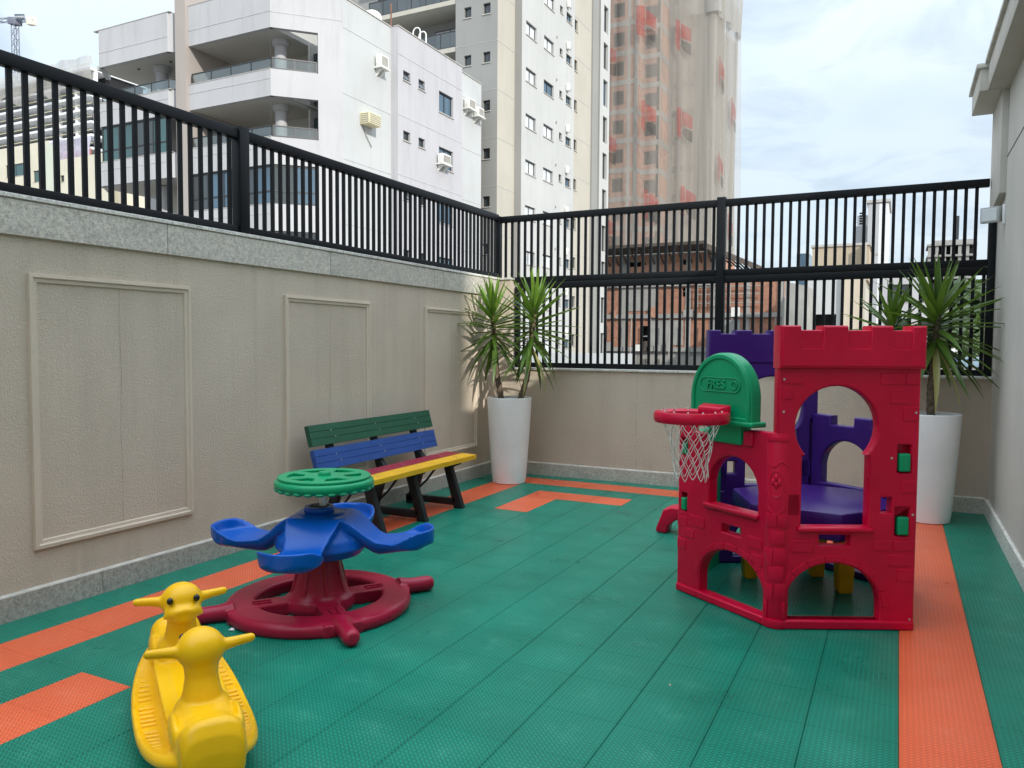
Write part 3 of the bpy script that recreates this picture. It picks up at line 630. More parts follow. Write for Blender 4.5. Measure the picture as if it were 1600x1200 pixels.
# hull: curved rocker keel
secs = []
NX = 40
for i in range(NX+1):
    x = -.60+1.2*i/NX; zb = .0+.30*(abs(x)/.6)**2.6*.55; wt = .115*(1-.35*(abs(x)/.6)**3); wb = .075*(1-.3*(abs(x)/.6)**2); zt = .20
    secs.append([(x,-wb,zb),(x,wb,zb),(x,wt,zt),(x,-wt,zt)])
vs = [p for s_ in secs for p in s_]; fs = [(0,1,2,3), tuple(NX*4+k for k in (3,2,1,0))]
for i in range(NX):
    for k in range(4): fs.append((i*4+k, (i+1)*4+k, (i+1)*4+(k+1)%4, i*4+(k+1)%4))
b._add(vs, fs)
# foot board
top = []; 
NB = 64; ring = [(.60*math.copysign(abs(math.cos(2*math.pi*i/NB))**.85, math.cos(2*math.pi*i/NB)), 0.204*math.copysign(abs(math.sin(2*math.pi*i/NB))**.8, math.sin(2*math.pi*i/NB))) for i in range(NB)]
def bz(x): return .085+.10*(abs(x)/.6)**2.2
vs = [(x*s_, y*s_, bz(x)+dz_) for s_, dz_ in ((.94,-.022),(1,-.008),(1,.012),(.95,.026),(.90,.016)) for x, y in ring]
fs = [tuple(range(NB-1,-1,-1)), tuple(4*NB+k for k in range(NB))]
fs = []
for q in range(4):
    for k in range(NB): fs.append((q*NB+k, q*NB+(k+1)%NB, (q+1)*NB+(k+1)%NB, (q+1)*NB+k))
# cap with strips across so that the curved board stays curved
for lv in (0, 4):
    for k in range(NB//2):
        a, c = k, (k+1); e, g_ = NB-k, NB-k-1
        f = (lv*NB+a, lv*NB+c, lv*NB+g_ % NB, lv*NB+e % NB)
        f = tuple(dict.fromkeys(f))
        if len(f) > 2: fs.append(f if lv else tuple(reversed(f)))
b._add(vs, fs)
for sx in (-1, 1):                      # sx = side; each duck looks at the middle
    X = lambda v: sx*v
    # seat block: shoulders, saddle dip, raised back edge
    P = []
    for (x0, zt, hw) in ((.235,.215,.070),(.255,.270,.088),(.30,.300,.098),(.36,.283,.104),(.43,.270,.104),(.49,.280,.107),(.535,.304,.106),(.562,.297,.102),(.588,.262,.096),(.604,.21,.080),(.612,.15,.06)):
        zc_, hz_ = (zt+.09)/2, (zt-.09)/2; sec = []
        for k in range(20):
            a = 2*math.pi*k/20; ca, sa = math.cos(a), math.sin(a); e_ = 2/2.9
            sec.append((X(x0), -hw*math.copysign(abs(ca)**e_, ca), zc_-hz_*math.copysign(abs(sa)**e_, sa)*-1))
        P.append(sec)
    vs = [p for s_ in P for p in s_]; n = 20; fs = []
    for i in range(len(P)-1):
        for k in range(n):
            f = (i*n+k, (i+1)*n+k, (i+1)*n+(k+1)%n, i*n+(k+1)%n); fs.append(f if sx > 0 else tuple(reversed(f)))
    e0 = tuple(range(n)); e1 = tuple((len(P)-1)*n+k for k in range(n)); fs += [e0 if sx > 0 else e0[::-1], e1[::-1] if sx > 0 else e1]
    b._add(vs, fs)
    b.tube([(X(.31),0,.22),(X(.308),0,.30),(X(.300),0,.35),(X(.295),0,.42)], [.080,.064,.055,.060], 22)
    b.obox((0,-.062,.12) if sx > 0 else (-.26,-.062,.12), (.26,0,0), (0,.124,0), (0,0,.085))
    b.ball((X(.288),0,.440), (.080,.081,.074), 26, 16)
    b.ball((X(.234),0,.410), (.056,.072,.040), 24, 14); b.tube([(X(.232-.046*(1-(k_/6)**2)), k_*.0115, .424-.030*(k_/6)**2) for k_ in range(-6,7)], .0125, 10); b.ball((X(.222),0,.390), (.046,.050,.020), 20, 10)
    for sy in (-1, 1):
        b.tube([(X(.295), sy*.05, .440),(X(.296), sy*.085, .443),(X(.298), sy*.115, .447),(X(.300), sy*.168, .452)], [.032,.022,.0185,.0165], 12)
        b.ball((X(.300), sy*.168, .452), .0162, 10, 8)
        b.ball((X(.40), sy*.100, .21), (.10,.020,.060), 16, 10)            # folded wing
me = remesh(b, 'body', M['yellow'], .0062, 7); body_ = link_mesh('body', me, duck)
for sx in (-1, 1):
    for sy in (-1, 1):
        k = MB(); k.ball((sx*.2185, sy*.050, .462), (.013,.0125,.0145), 14, 10); k.build('eye', M['eye'], duck, local=True, smooth=True)
for x in [i*.036 for i in range(-12, 13)]:
    if abs(abs(x)-.108) < .02: continue
    for sy in (-1, 1):
        yo = .187*math.sqrt(max(0, 1-(abs(x)/.60)**2.2)); k = MB(); k.tube([(x, sy*.130, bz(x)+.0145), (x, sy*(yo-.008), bz(x)+.0175)], .0090, 8)
        if yo > .15: k.build('foot_rib', M['yellow'], body_, local=True, smooth=True)

# ================================================================ PLAY CASTLE
HB = Vector((-.56, 4.225, 0)); HS = .76; A26 = R_(26)
hd = [Vector((math.cos(A26+k*math.pi/3), math.sin(A26+k*math.pi/3), 0)) for k in range(6)]
HV = [HB.copy()]
for k in range(5): HV.append(HV[-1]+hd[k]*HS)
HO = (HV[0]+HV[3])/2
castle = empty('play_castle', HO, 'red and purple plastic play castle with green basketball hoop', 'playhouse')
TH = .075
def panel(name, me, p0, d, parent, mat=None, off=0):
    """plate mesh (u, z) stood up on the plane through p0 along d, its front TH/2 behind the plane"""
    nrm = Vector((d.y, -d.x, 0)); m_ = Matrix((d, Vector((0,0,1)), nrm)).transposed().to_4x4(); m_.translation = p0-nrm*(TH/2-off)-wloc(parent)
    o = bpy.data.objects.new(name, me); COL.objects.link(o); o.parent = parent; o.matrix_local = m_; return o
def arc(cx, cy, rx, ry, a0, a1, n): return [(cx+rx*math.cos(R_(a0+(a1-a0)*i/n)), cy+ry*math.sin(R_(a0+(a1-a0)*i/n))) for i in range(n+1)]
def rect(u0, u1, z0, z1): return [(u0,z0),(u1,z0),(u1,z1),(u0,z1)]
def rrect(u0, u1, z0, z1, r=.01, n=4):
    return arc(u0+r,z0+r,r,r,180,270,n)+arc(u1-r,z0+r,r,r,270,360,n)+arc(u1-r,z1-r,r,r,0,90,n)+arc(u0+r,z1-r,r,r,90,180,n)
GAPS = ((.100,.217),(.343,.463),(.575,.676))
def crown_outline(zb, zg, u0=-.005, u1=.752, zt=1.612):
    pts = [(u0,zb),(u1,zb),(u1,zt)]
    for g0, g1 in reversed(GAPS): pts += [(g1,zt),(g1-.003,zg),(g0+.003,zg),(g0,zt)]
    return pts+[(u0,zt)]
def half(col, latch, sign):
    mat = M[col]; dR, dL = hd[0], hd[5]; LP = HV[5]
    rot = 0 if sign > 0 else math.pi
    root = castle
    def add(name, me, p0, d, off=0, parent=None):
        if sign < 0:
            p0 = HO*2-Vector((p0.x, p0.y, -p0.z))-hd[0]*.07; p0.z = 0; d = -d
        return panel(name, me, Vector((p0.x, p0.y, 0)), d, parent or root, off=off)
    # tall wall
    out = [(.045,0)]+arc(.717,.03,.028,.03,-90,0,3)+[(.745,1.45),(0,1.45),(0,1.02),(.045,1.0)]
    win = [(.137,.549),(.487,.549),(.487,.925)]+arc(.3125,1.080,.2165,.2165,-43,223,26)+[(.137,.925)]
    low = [(.062,.05),(.561,.05),(.561,.13)]+arc(.3115,.13,.2495,.226,0,180,18)+[(.062,.13)]
    holes = [win, low, rect(.236,.398,.449,.507), rect(.058,.112,.626,.709), rect(.556,.611,.626,.709), rect(.636,.706,.842,.988), rect(.633,.703,.505,.652)]
    w = add('tall_wall', plate_mesh('tall_wall', mat, out, holes, TH, .013, 3), HV[0], dR)
    me = plate_mesh('crown', mat, crown_outline(1.388,1.588), [], .115, .010, 3); add('crown', me, HV[0], dR, off=.012)
    me = plate_mesh('merlon_relief', mat, crown_outline(1.40,1.492,.006,.741,1.606), [], .016, .005, 2); c_ = add('merlon_relief', me, HV[0], dR, off=TH/2+.018+.0125)
    if sign > 0:
        for u0, u1, z0, z1 in ((.022,.125,1.305,1.365),(.022,.072,1.225,1.288),(.53,.655,1.305,1.365),(.665,.735,1.305,1.365),(.585,.695,1.205,1.285),(.655,.738,1.115,1.190),(.655,.735,.735,.800),(.52,.615,.425,.480),(.625,.738,.425,.480),(.595,.705,.345,.405),(.645,.738,.262,.330),(.085,.205,.415,.478)):
            add('brick', plate_mesh('brick', mat, rrect(u0,u1,z0,z1,.006,2), [], .010, .004, 1), HV[0], dR, off=TH/2-.001)
        for k in range(9):
            a0, a1 = 2+k*19.6, 2+k*19.6+18
            add('arch_stone', plate_mesh('arch_stone', mat, arc(.3115,.115,.300,.285,a0,a1,4)+arc(.3115,.115,.262,.247,a1,a0,4), [], .010, .004, 1), HV[0], dR, off=TH/2-.001)
    for z0, z1 in ((.842,.988),(.505,.652)):
        add('latch_recess', plate_mesh('latch_recess', mat, rect(.630,.712,z0-.006,z1+.006), [], .012, .002, 1), HV[0], dR, off=-.022)
        add('latch', plate_mesh('latch', M[latch], rrect(.643,.699,z0+.006,z1-.045,.006,3), [], .050, .008, 2), HV[0], dR, off=.022)
    # sills under the openings
    # low wall
    out = [(.012,0),(.715,0),(.715,1.045),(.562,1.043),(.560,.982),(.393,.982),(.390,1.043),(.262,1.043),(.258,.99),(.10,.99),(.097,1.04),(.02,1.035),(.0,1.02),(0,.02)]
    win = [(.262,.588),(.634,.588),(.634,.72)]+arc(.448,.70,.186,.182,6,174,16)+[(.262,.72)]
    low = [(.196,.045),(.688,.045),(.688,.14)]+arc(.442,.14,.246,.20,0,180,18)+[(.196,.14)]
    holes = [win, low, rect(.367,.514,.440,.488), rect(.028,.078,.842,.945), rect(.028,.078,.500,.610)]
    add('low_wall', plate_mesh('low_wall', mat, out, holes, TH, .012, 3), LP, dL)
    for z0, z1 in ((.842,.945),(.500,.610)):
        add('latch_recess', plate_mesh('latch_recess', mat, rect(.022,.084,z0-.006,z1+.006), [], .012, .002, 1), LP, dL, off=-.022)
        add('latch', plate_mesh('latch', M[latch], rrect(.034,.072,z0+.006,z1-.030,.006,3), [], .050, .008, 2), LP, dL, off=.018)
    if sign > 0:
        for u0, u1, z0, z1 in ((.105,.235,.425,.490),(.005,.085,.405,.465),(.055,.150,.345,.402),(.005,.080,.265,.330),(.57,.675,.40,.465),(.60,.68,.31,.37)):
            add('brick', plate_mesh('brick', mat, rrect(u0,u1,z0,z1,.006,2), [], .010, .004, 1), LP, dL, off=TH/2-.001)
        for k in range(9):
            a0, a1 = 2+k*19.6, 2+k*19.6+18
            add('arch_stone', plate_mesh('arch_stone', mat, arc(.442,.125,.296,.258,a0,a1,4)+arc(.442,.125,.260,.222,a1,a0,4), [], .010, .004, 1), LP, dL, off=TH/2-.001)
        add('sill', plate_mesh('sill', mat, rrect(.235,.650,.562,.590,.008,2), [], .095, .010, 2), LP, dL, off=.0125)
        add('sill', plate_mesh('sill', mat, rrect(.115,.515,.524,.551,.008,2), [], .095, .010, 2), HV[0], dR, off=.0125)
        add('wall_block', plate_mesh('wall_block', mat, rrect(.535,.600,.955,1.038,.008,2), [], .030, .008, 2), LP, dL, off=TH/2)
    # round corner turret
    inw = (hd[1]+hd[2]*0+hd[0]*0); bis = (HO-HV[0]).normalized(); cr = .072; cc = HV[0]+bis*.076
    if sign < 0: cc = HO*2-cc-hd[0]*.07
    cc.z = 0
    a_c = math.degrees(math.atan2(-bis.y, -bis.x))+(0 if sign > 0 else 180)
    def slab_arc(r, hw, z0, z1, name, bev, inner=.085):
        b = MB(); P = [cc+Vector((r*math.cos(R_(a_c+a)), r*math.sin(R_(a_c+a)), z0)) for a in [-hw+2*hw*i/20 for i in range(21)]]
        P += [cc+Vector((inner*math.cos(R_(a_c+a)), inner*math.sin(R_(a_c+a)), z0)) for a in (hw, hw*.4, -hw*.4, -hw)]
        b.prism(P, (0,0,z1-z0)); return b.build(name, mat, castle, bevel=bev, seg=2, ang=30)
    tu = slab_arc(.072, 68, 0, 1.045, 'turret', .006, .030); slab_arc(.082, 52, .002, .050, 'base_rim', .008, .03)
    add('base_rim', plate_mesh('base_rim', mat, rrect(.048,.742,.002,.050,.008,2), [], .085, .009, 2), HV[0], dR, off=.006)
    add('base_rim', plate_mesh('base_rim', mat, rrect(.003,.712,.002,.046,.008,2), [], .085, .009, 2), LP, dL, off=.006)
    if sign > 0:
        a_mid = math.degrees(math.atan2(-bis.y, -bis.x))
        def shell(name, a0, a1, z0, z1, r0=.069, r1=.0765, parent=tu):
            a0 *= 1.45; a1 *= 1.45; n = 8; b = MB(); vs = []
            for r, z in ((r0,z0),(r1-.001,z0+.002),(r1,z0+.006),(r1,z1-.006),(r1-.001,z1-.002),(r0,z1)):
                for i in range(n+1): a = R_(a_mid+a0+(a1-a0)*i/n); vs.append(cc+Vector((r*math.cos(a), r*math.sin(a), z)))
            fs = [(q*(n+1)+i, q*(n+1)+i+1, (q+1)*(n+1)+i+1, (q+1)*(n+1)+i) for q in range(5) for i in range(n)]
            fs += [tuple(q*(n+1) for q in range(6)), tuple(q*(n+1)+n for q in range(5,-1,-1))]
            b._add(vs, fs); b.build(name, mat, parent, smooth=True, ang=40)
        for z0, z1, a0, a1 in ((.545,.615,-32,2),(.545,.615,6,36),(.450,.525,-14,24),(.335,.425,-36,-6),(.350,.432,-2,34),(.255,.335,-18,24),(.150,.235,-34,-4),(.165,.245,2,34),(1.0,1.03,-30,34)):
            shell('brick', a0, a1, z0, z1)
        shell('foot_block', -30, -19, .05, .15, r1=.078); shell('foot_block', 21, 32, .05, .15, r1=.078)
        # crest in relief
        def wrap(a, z, r=.0725): t = R_(a_mid+a*1.75); return cc+Vector((r*math.cos(t), r*math.sin(t), z))
        b = MB(); b.tube([wrap(x, .885+.012*math.sin(x*.16)+(-.010 if abs(x) < 8 else 0)) for x in range(-28, 30, 2)], .0035, 6)
        b.tube([wrap(17*math.cos(t), .775+.070*math.sin(t)) for t in [2*math.pi*i/36 for i in range(36)]], .0032, 6, closed=True)
        b.tube([wrap(-22,.655), wrap(-11,.628), wrap(0,.600), wrap(11,.628), wrap(22,.655)], .0035, 6)
        for px_, pz_, rr_ in ((-7,.785,.020),(7,.785,.020),(0,.808,.022),(0,.770,.020)):
            b.ball(wrap(px_, pz_, .070), (.011,.011,rr_), 10, 8)
        b.build('crest', mat, tu, smooth=True)
    return w
half('red', 'green', 1); half('purple', 'red', -1)
# end column posts at the two free edges, side panels
for (pa, pb, colr, name) in ((HV[4], HV[5], 'green', 'side_panel'), (HV[1], HV[2], 'purple', 'side_panel')):
    d = (pb-pa).normalized(); L = (pb-pa).length
    me = plate_mesh('side_panel', M[colr], [(.045,0),(L-.045,0),(L-.045,.96),(.045,.96)], [[(.14,.62),(L-.14,.62),(L-.14,.78)]+arc(L/2,.76,L/2-.14,.12,0,180,10)+[(.14,.78)], [(.16,.05),(L-.16,.05),(L-.16,.30)]+arc(L/2,.30,L/2-.16,.14,0,180,10)+[(.16,.30)]] if colr == 'purple' else [[(.16,.66),(L-.16,.66),(L-.16,.80)]+arc(L/2,.80,L/2-.16,.08,0,180,8)+[(.16,.80)]], .06, .010, 2)
    panel(name, me, pa, d, castle, off=-.055 if colr == 'purple' else 0)
b = MB(); pv = [Vector((-.45+.50*math.cos(R_(-67+60*k)), 5.03+.50*math.sin(R_(-67+60*k)), .475)) for k in range(6)]; b.prism(pv, (0,0,.105)); pf = b.build('platform', M['purple'], castle, bevel=.014)
b = MB(); b.prism([Vector((-.45+.485*math.cos(R_(-67+60*k)), 5.03+.485*math.sin(R_(-67+60*k)), .42)) for k in range(6)], (0,0,.05)); b.build('platform_skirt', M['purple'], castle, bevel=.008)
for cx_, cy_ in ((-.265,5.075),(-.83,5.12),(-.45,5.36)):
    b = MB(); dr = Vector((right.x, right.y, 0)).normalized(); df = Vector((-dr.y, dr.x, 0)); c_ = Vector((cx_, cy_, 0))
    vs = [c_+dr*(s1*w_)+df*(s2*.045)+Vector((0,0,z)) for z, w_ in ((0,.042),(.42,.066)) for s1, s2 in ((-1,-1),(1,-1),(1,1),(-1,1))]
    b._add(vs, [(3,2,1,0),(4,5,6,7),(0,1,5,4),(1,2,6,5),(2,3,7,6),(3,0,4,7)]); b.build('leg', M['yellow2'], castle, bevel=.012)
# step foot sticking out on the far left
b = MB(); b.prism([(-1.62,5.98,.02),(-1.60,5.98,.0),(-1.53,5.98,.0),(-1.52,5.98,.06),(-1.46,5.98,.115),(-1.28,5.98,.125),(-1.28,5.98,.215),(-1.50,5.98,.215),(-1.56,5.98,.19)], (0,.16,0))
b2 = MB(); v_ = [Vector(((p.x+1.62)*1.05-1.72, p.y+.03, p.z)) for p in b.v]; b2._add(v_, b.f); b2.build('slide_foot', M['red'], castle, bevel=.018, seg=3)
b = MB(); b.box(-1.36,-1.10,5.60,6.17,.13,.20); b.build('slide_end', M['red'], castle, bevel=.02, seg=3)
# basketball backboard
LPv, dLv = HV[5], hd[5]; nL = Vector((dLv.y, -dLv.x, 0))
UC = .385; BW = .232
bo_ = [(-BW,1.085),(BW,1.085),(BW,1.215)]+arc(0,1.215,BW,.250,4,176,24)+[(-BW,1.215)]
me = plate_mesh('backboard', M['green'], [(x+UC, z) for x, z in bo_], [], .085, .016, 4); bb = panel('backboard', me, LPv, dLv, castle, off=.040)
def onboard(name, me, off, parent=castle): return panel(name, me, LPv, dLv, parent, off=off)
rim_o = [(x+UC, z) for x, z in bo_]; rim_i = [(UC+(x-UC)*.86, 1.215+(z-1.215)*.86 if z > 1.215 else 1.110 if z < 1.2 else z) for x, z in rim_o]
me = plate_mesh('board_rim', M['green'], [(UC+(x-UC)*.975, 1.215+(z-1.215)*.975) for x, z in rim_o], [rim_i], .018, .007, 3); onboard('board_rim', me, .083)
me = plate_mesh('board_foot', M['green'], rrect(UC-.245,UC+.255,1.062,1.092,.010,3), [], .115, .012, 3); onboard('board_foot', me, .040)
me = plate_mesh('board_mount', M['green'], rrect(.268,.522,.955,1.075,.012,3), [], .085, .010, 3); onboard('board_mount', me, .014)
# raised plate with the maker's lettering
PZ = 1.285; ring = arc(UC+.115,PZ,.042,.042,-90,90,8)+arc(UC-.115,PZ,.042,.042,90,270,8); ring2 = arc(UC+.115,PZ,.036,.036,-90,90,8)+arc(UC-.115,PZ,.036,.036,90,270,8)
me = plate_mesh('lettering_frame', M['green'], ring, [ring2], .008, .0025, 2); onboard('lettering_frame', me, .0835)
def letters(body, u, size):
    me = text_mesh('lettering', body, M['green'], size, .004, .002); me.transform(Matrix.Translation((u, PZ, 0))); return onboard('lettering', me, .084)
letters('FRES', UC-.030, .072)
o_ring = arc(UC+.108,PZ,.026,.026,0,350,20); me = plate_mesh('lettering', M['green'], o_ring, [arc(UC+.108,PZ,.018,.018,0,350,20)], .008, .002, 2); onboard('lettering', me, .0835)
b = MB(); b.tube([(0.02*math.cos(t), .02*math.sin(t), 0) for t in [R_(150-i*12) for i in range(16)]], .0035, 6); me = b.mesh('lettering', M['green']); me.transform(Matrix.Translation((UC+.108, PZ-.003, 0)) @ Matrix.Scale(.55, 4)); onboard('lettering', me, .0835)
# hoop, arm and net
RC = LPv+dLv*(UC+.015)+nL*.266; RC.z = 0
b = MB(); b.lathe([(.160,1.087),(.198,1.085),(.206,1.100),(.206,1.127),(.198,1.143),(.168,1.145),(.160,1.137),(.150,1.133),(.148,1.120),(.158,1.113)], 64, RC, closed=True); hoop = b.build('hoop', M['red'], castle, smooth=True, ang=50)
b = MB(); A_ = LPv+dLv*(UC+.01)+nL*.072
b.prism([A_+dLv*-.11+Vector((0,0,1.128)), A_+dLv*.11+Vector((0,0,1.128)), A_+nL*.07+dLv*.085+Vector((0,0,1.112)), A_+nL*.07-dLv*.085+Vector((0,0,1.112))], (0,0,.052)); b.build('hoop_arm', M['red'], castle, bevel=.012, seg=3)
b = MB(); rows = 7; cols = 13
def netp(i, j):
    t = i/rows; z = 1.100-.33*t-(.02*(((j*7) % 5)/4.0-.5) if i == rows else 0); r = .152-.062*math.sin(min(1,t*1.1)*1.45); a = 2*math.pi*(j+.5*(i % 2))/cols; w_ = .006*math.sin(i*2.1+j*1.7)
    return RC+Vector(((r+w_)*math.cos(a), (r+w_)*math.sin(a), z))
for j in range(cols):
    for sgn in (0, 1):
        for i in range(rows):
            p = netp(i, j); q = netp(i+1, (j if sgn else j-1) if i % 2 == 0 else (j+1 if sgn else j))
            m_ = (p+q)/2+Vector((0,0,-.006)); b.tube([p, m_, q], .0021, 5)
    p = netp(0, j); b.tube([p+Vector((0,0,.0)), p+Vector((0,0,.045)), p*1+(RC+Vector((0,0,p.z+.045))-p)*-.08+Vector((0,0,.005))], .0021, 5)
b.build('net', M['cord'], hoop, smooth=True)
for j in range(cols):
    a = 2*math.pi*j/cols; k = MB(); k.ball(RC+Vector((.163*math.cos(a), .163*math.sin(a), 1.147)), .005, 8, 6); k.build('net_knot', M['cord'], hoop, smooth=True)

for u, z in ((.03,1.16),(.72,1.16),(.72,.06),(.60,.92),(.72,.62),(.03,1.33)):
    k = MB(); p = HV[0]+hd[0]*u+Vector((hd[0].y,-hd[0].x,0))*.001+Vector((0,0,z)); k.tube([p, p+Vector((hd[0].y,-hd[0].x,0))*.004], .006, 10); k.build('screw', M['steel'], castle, smooth=True)


b = MB(); sc_ = onz(362, 985); b._add([sc_+Vector(v) for v in ((-.016,-.008,.002),(.010,-.012,.006),(.018,.004,.003),(.002,.012,.010),(-.012,.008,.004),(.0,.0,.014))], [(0,1,5),(1,2,5),(2,3,5),(3,4,5),(4,0,5)])
tag(b.build('paper_scrap', pm('white_paper', (.8,.8,.78), rough=.8), loc=sc_), 'tiny crumpled white paper scrap on the green floor by the red base', 'litter')
M['litter'] = leaf_mat('dry_litter', (.25,.20,.10), (.38,.33,.18), .1)
for q, (px, py, wh) in enumerate(((1508,848,'beside the orange strip near the right wall'),(1490,822,'by the foot of the right planter'),(1592,944,'at the foot of the right wall'),(905,1008,'in the middle of the green floor'),(1047,1071,'on the green floor in front of the castle'),(53,952,'by the left granite skirting'))):
    p = onz(px, py); b = MB(); a = q*1.3; d = Vector((math.cos(a), math.sin(a), 0)); e = Vector((-d.y, d.x, 0)); b._add([p-d*.016+Vector((0,0,.002)), p+e*.005+Vector((0,0,.005)), p+d*.016+Vector((0,0,.003)), p-e*.005+Vector((0,0,.002))], [(0,3,2,1)])
    tag(b.build('fallen_leaf', M['litter'], loc=p), 'tiny dry leaf fragment '+wh, 'litter', 'leaf litter on the floor')

# ================================================================ BUILDINGS BEYOND THE FENCE
def bpaint(name, col, dirt=.25, rough=.85): return pm(name, col, rough=rough, var=.05, vs_=.35, dirt=dirt, dirt_col=tuple(c*.62 for c in col), spec=.25)
M['white_f'] = bpaint('white_render', (.43,.43,.44), .35); M['white_s'] = bpaint('white_side_render', (.46,.475,.475), .25); M['lav'] = bpaint('lavender_white_render', (.435,.43,.45), .35); M['tan'] = bpaint('taupe_render', (.36,.32,.295))
M['gt_grey'] = bpaint('grey_render', (.27,.27,.257), .18); M['gt_cream'] = bpaint('cream_render', (.43,.405,.35), .18); M['gt_white'] = bpaint('pale_render', (.455,.46,.45), .28)
M['soffit'] = bpaint('soffit_paint', (.50,.485,.45), .1); M['glass_d'] = glass_mat('dark_glass', (.035,.045,.05)); M['glass_g'] = glass_mat('green_glass', (.03,.085,.085)); M['glass_b'] = glass_mat('blue_glass', (.06,.11,.16))
M['curtain'] = pm('curtained_pane', (.62,.65,.68), rough=.25, var=.18, vs_=3.0, spec=.8); M['alu'] = pm('dark_frame', (.03,.032,.035), rough=.4); M['stone'] = pm('sill_stone', (.42,.40,.37), rough=.7); M['ac'] = pm('ac_white', (.72,.72,.68), rough=.5); M['ac_g'] = pm('ac_grille', (.30,.29,.26), rough=.6); M['ac_y'] = pm('ac_cream', (.70,.63,.40), rough=.6)
M['rail'] = clear_glass('balcony_glass', (.42,.52,.53), .6); M['darkrail'] = clear_glass('smoked_glass', (.14,.14,.13), .5); M['joint'] = pm('joint_line', (.44,.44,.45), rough=.9)
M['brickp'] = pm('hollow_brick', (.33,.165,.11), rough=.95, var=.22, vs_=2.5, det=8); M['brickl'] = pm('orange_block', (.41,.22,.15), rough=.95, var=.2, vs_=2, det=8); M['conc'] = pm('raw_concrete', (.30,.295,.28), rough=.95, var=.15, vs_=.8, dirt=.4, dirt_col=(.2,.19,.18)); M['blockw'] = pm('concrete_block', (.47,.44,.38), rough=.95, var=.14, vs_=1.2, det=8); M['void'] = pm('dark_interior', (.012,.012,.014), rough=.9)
M['net'] = net_mat('white_net', (.50,.475,.435), .44); M['net_d'] = net_mat('dense_net', (.50,.485,.46), .66); M['net_r'] = net_mat('red_print', (.42,.06,.055), .42); M['net_k'] = net_mat('dark_print', (.05,.05,.05), .40); M['net_v'] = net_mat('violet_net', (.62,.60,.72), .8)
def grid_wall(root, name, p0, du, u1, z0, z1, mat, ops=(), depth=.14):
    """a facade sheet with real openings; u runs to the right seen from outside"""
    p0 = Vector((p0[0], p0[1], 0)); du = Vector((du[0], du[1], 0)).normalized(); nin = Vector((-du.y, du.x, 0))
    us = sorted({0.0, u1}|{round(v, 4) for o in ops for v in o[:2]}); zs = sorted({z0, z1}|{round(v, 4) for o in ops for v in o[2:4]})
    us = [u for u in us if 0 <= u <= u1]; zs = [z for z in zs if z0 <= z <= z1]
    b = MB(); P = lambda u, z, d=0: p0+du*u+Vector((0,0,z))+nin*d
    for a, c in zip(us[:-1], us[1:]):
        for e, f in zip(zs[:-1], zs[1:]):
            mu, mz = (a+c)/2, (e+f)/2
            if any(o[0] < mu < o[1] and o[2] < mz < o[3] for o in ops): continue
            b.quad(P(a,e), P(c,e), P(c,f), P(a,f))
    for o in ops:
        a, c, e, f = o[:4]; d = o[4] if len(o) > 4 else depth
        b.quad(P(a,e), P(a,e,d), P(c,e,d), P(c,e)); b.quad(P(a,f), P(c,f), P(c,f,d), P(a,f,d)); b.quad(P(a,e), P(a,f), P(a,f,d), P(a,e,d)); b.quad(P(c,e), P(c,e,d), P(c,f,d), P(c,f))
    return b.build(name, mat, root)
def window(root, p0, du, u0, u1, z0, z1, depth=.12, glass='glass_d', mull=1, sill=True, frame='alu', tilt=0):
    p0 = Vector((p0[0], p0[1], 0)); du = Vector((du[0], du[1], 0)).normalized(); nin = Vector((-du.y, du.x, 0)); t = .05; Z = Vector((0,0,1))
    b = MB(); Q = lambda u, z: p0+du*u+Z*z+nin*depth
    b.obox(Q(u0,z0), du*(u1-u0), Z*t, nin*.05); b.obox(Q(u0,z1-t), du*(u1-u0), Z*t, nin*.05); b.obox(Q(u0,z0+t), du*t, Z*(z1-z0-2*t), nin*.05); b.obox(Q(u1-t,z0+t), du*t, Z*(z1-z0-2*t), nin*.05)
    for k in range(mull):
        uu = u0+(u1-u0)*(k+1)/(mull+1); b.obox(Q(uu-t/2,z0+t)-nin*.004, du*t, Z*(z1-z0-2*t), nin*.05)
    w = b.build('window', M[frame], root)
    b = MB(); a = Q(u0+t,z0+t)+nin*.03; c = Q(u1-t,z0+t)+nin*.03; e = Q(u1-t,z1-t)+nin*.03; f = Q(u0+t,z1-t)+nin*.03; b.quad(a, c, e, f); b.build('pane', M[glass], w)
    if tilt:
        b = MB(); b.obox(Q(u0+t,z0+t)-nin*tilt, du*(u1-u0-2*t), Z*(z1-z0-2*t)+nin*tilt, nin*.02); b.build('open_sash', M[glass], w)
    if sill:
        b = MB(); b.obox(p0+du*(u0-.05)+Z*(z0-.05)-nin*.05, du*(u1-u0+.1), Z*.05, nin*(depth+.05)); b.build('sill', M['stone'], w)
    return w
def line(root, p0, du, u0, u1, z, mat='joint', h=.03):
    p0 = Vector((p0[0], p0[1], 0)); du = Vector((du[0], du[1], 0)).normalized(); nin = Vector((-du.y, du.x, 0)); b = MB(); b.obox(p0+du*u0+Vector((0,0,z))-nin*.012, du*(u1-u0), (0,0,h), nin*.02); return b.build('joint', M[mat], root)
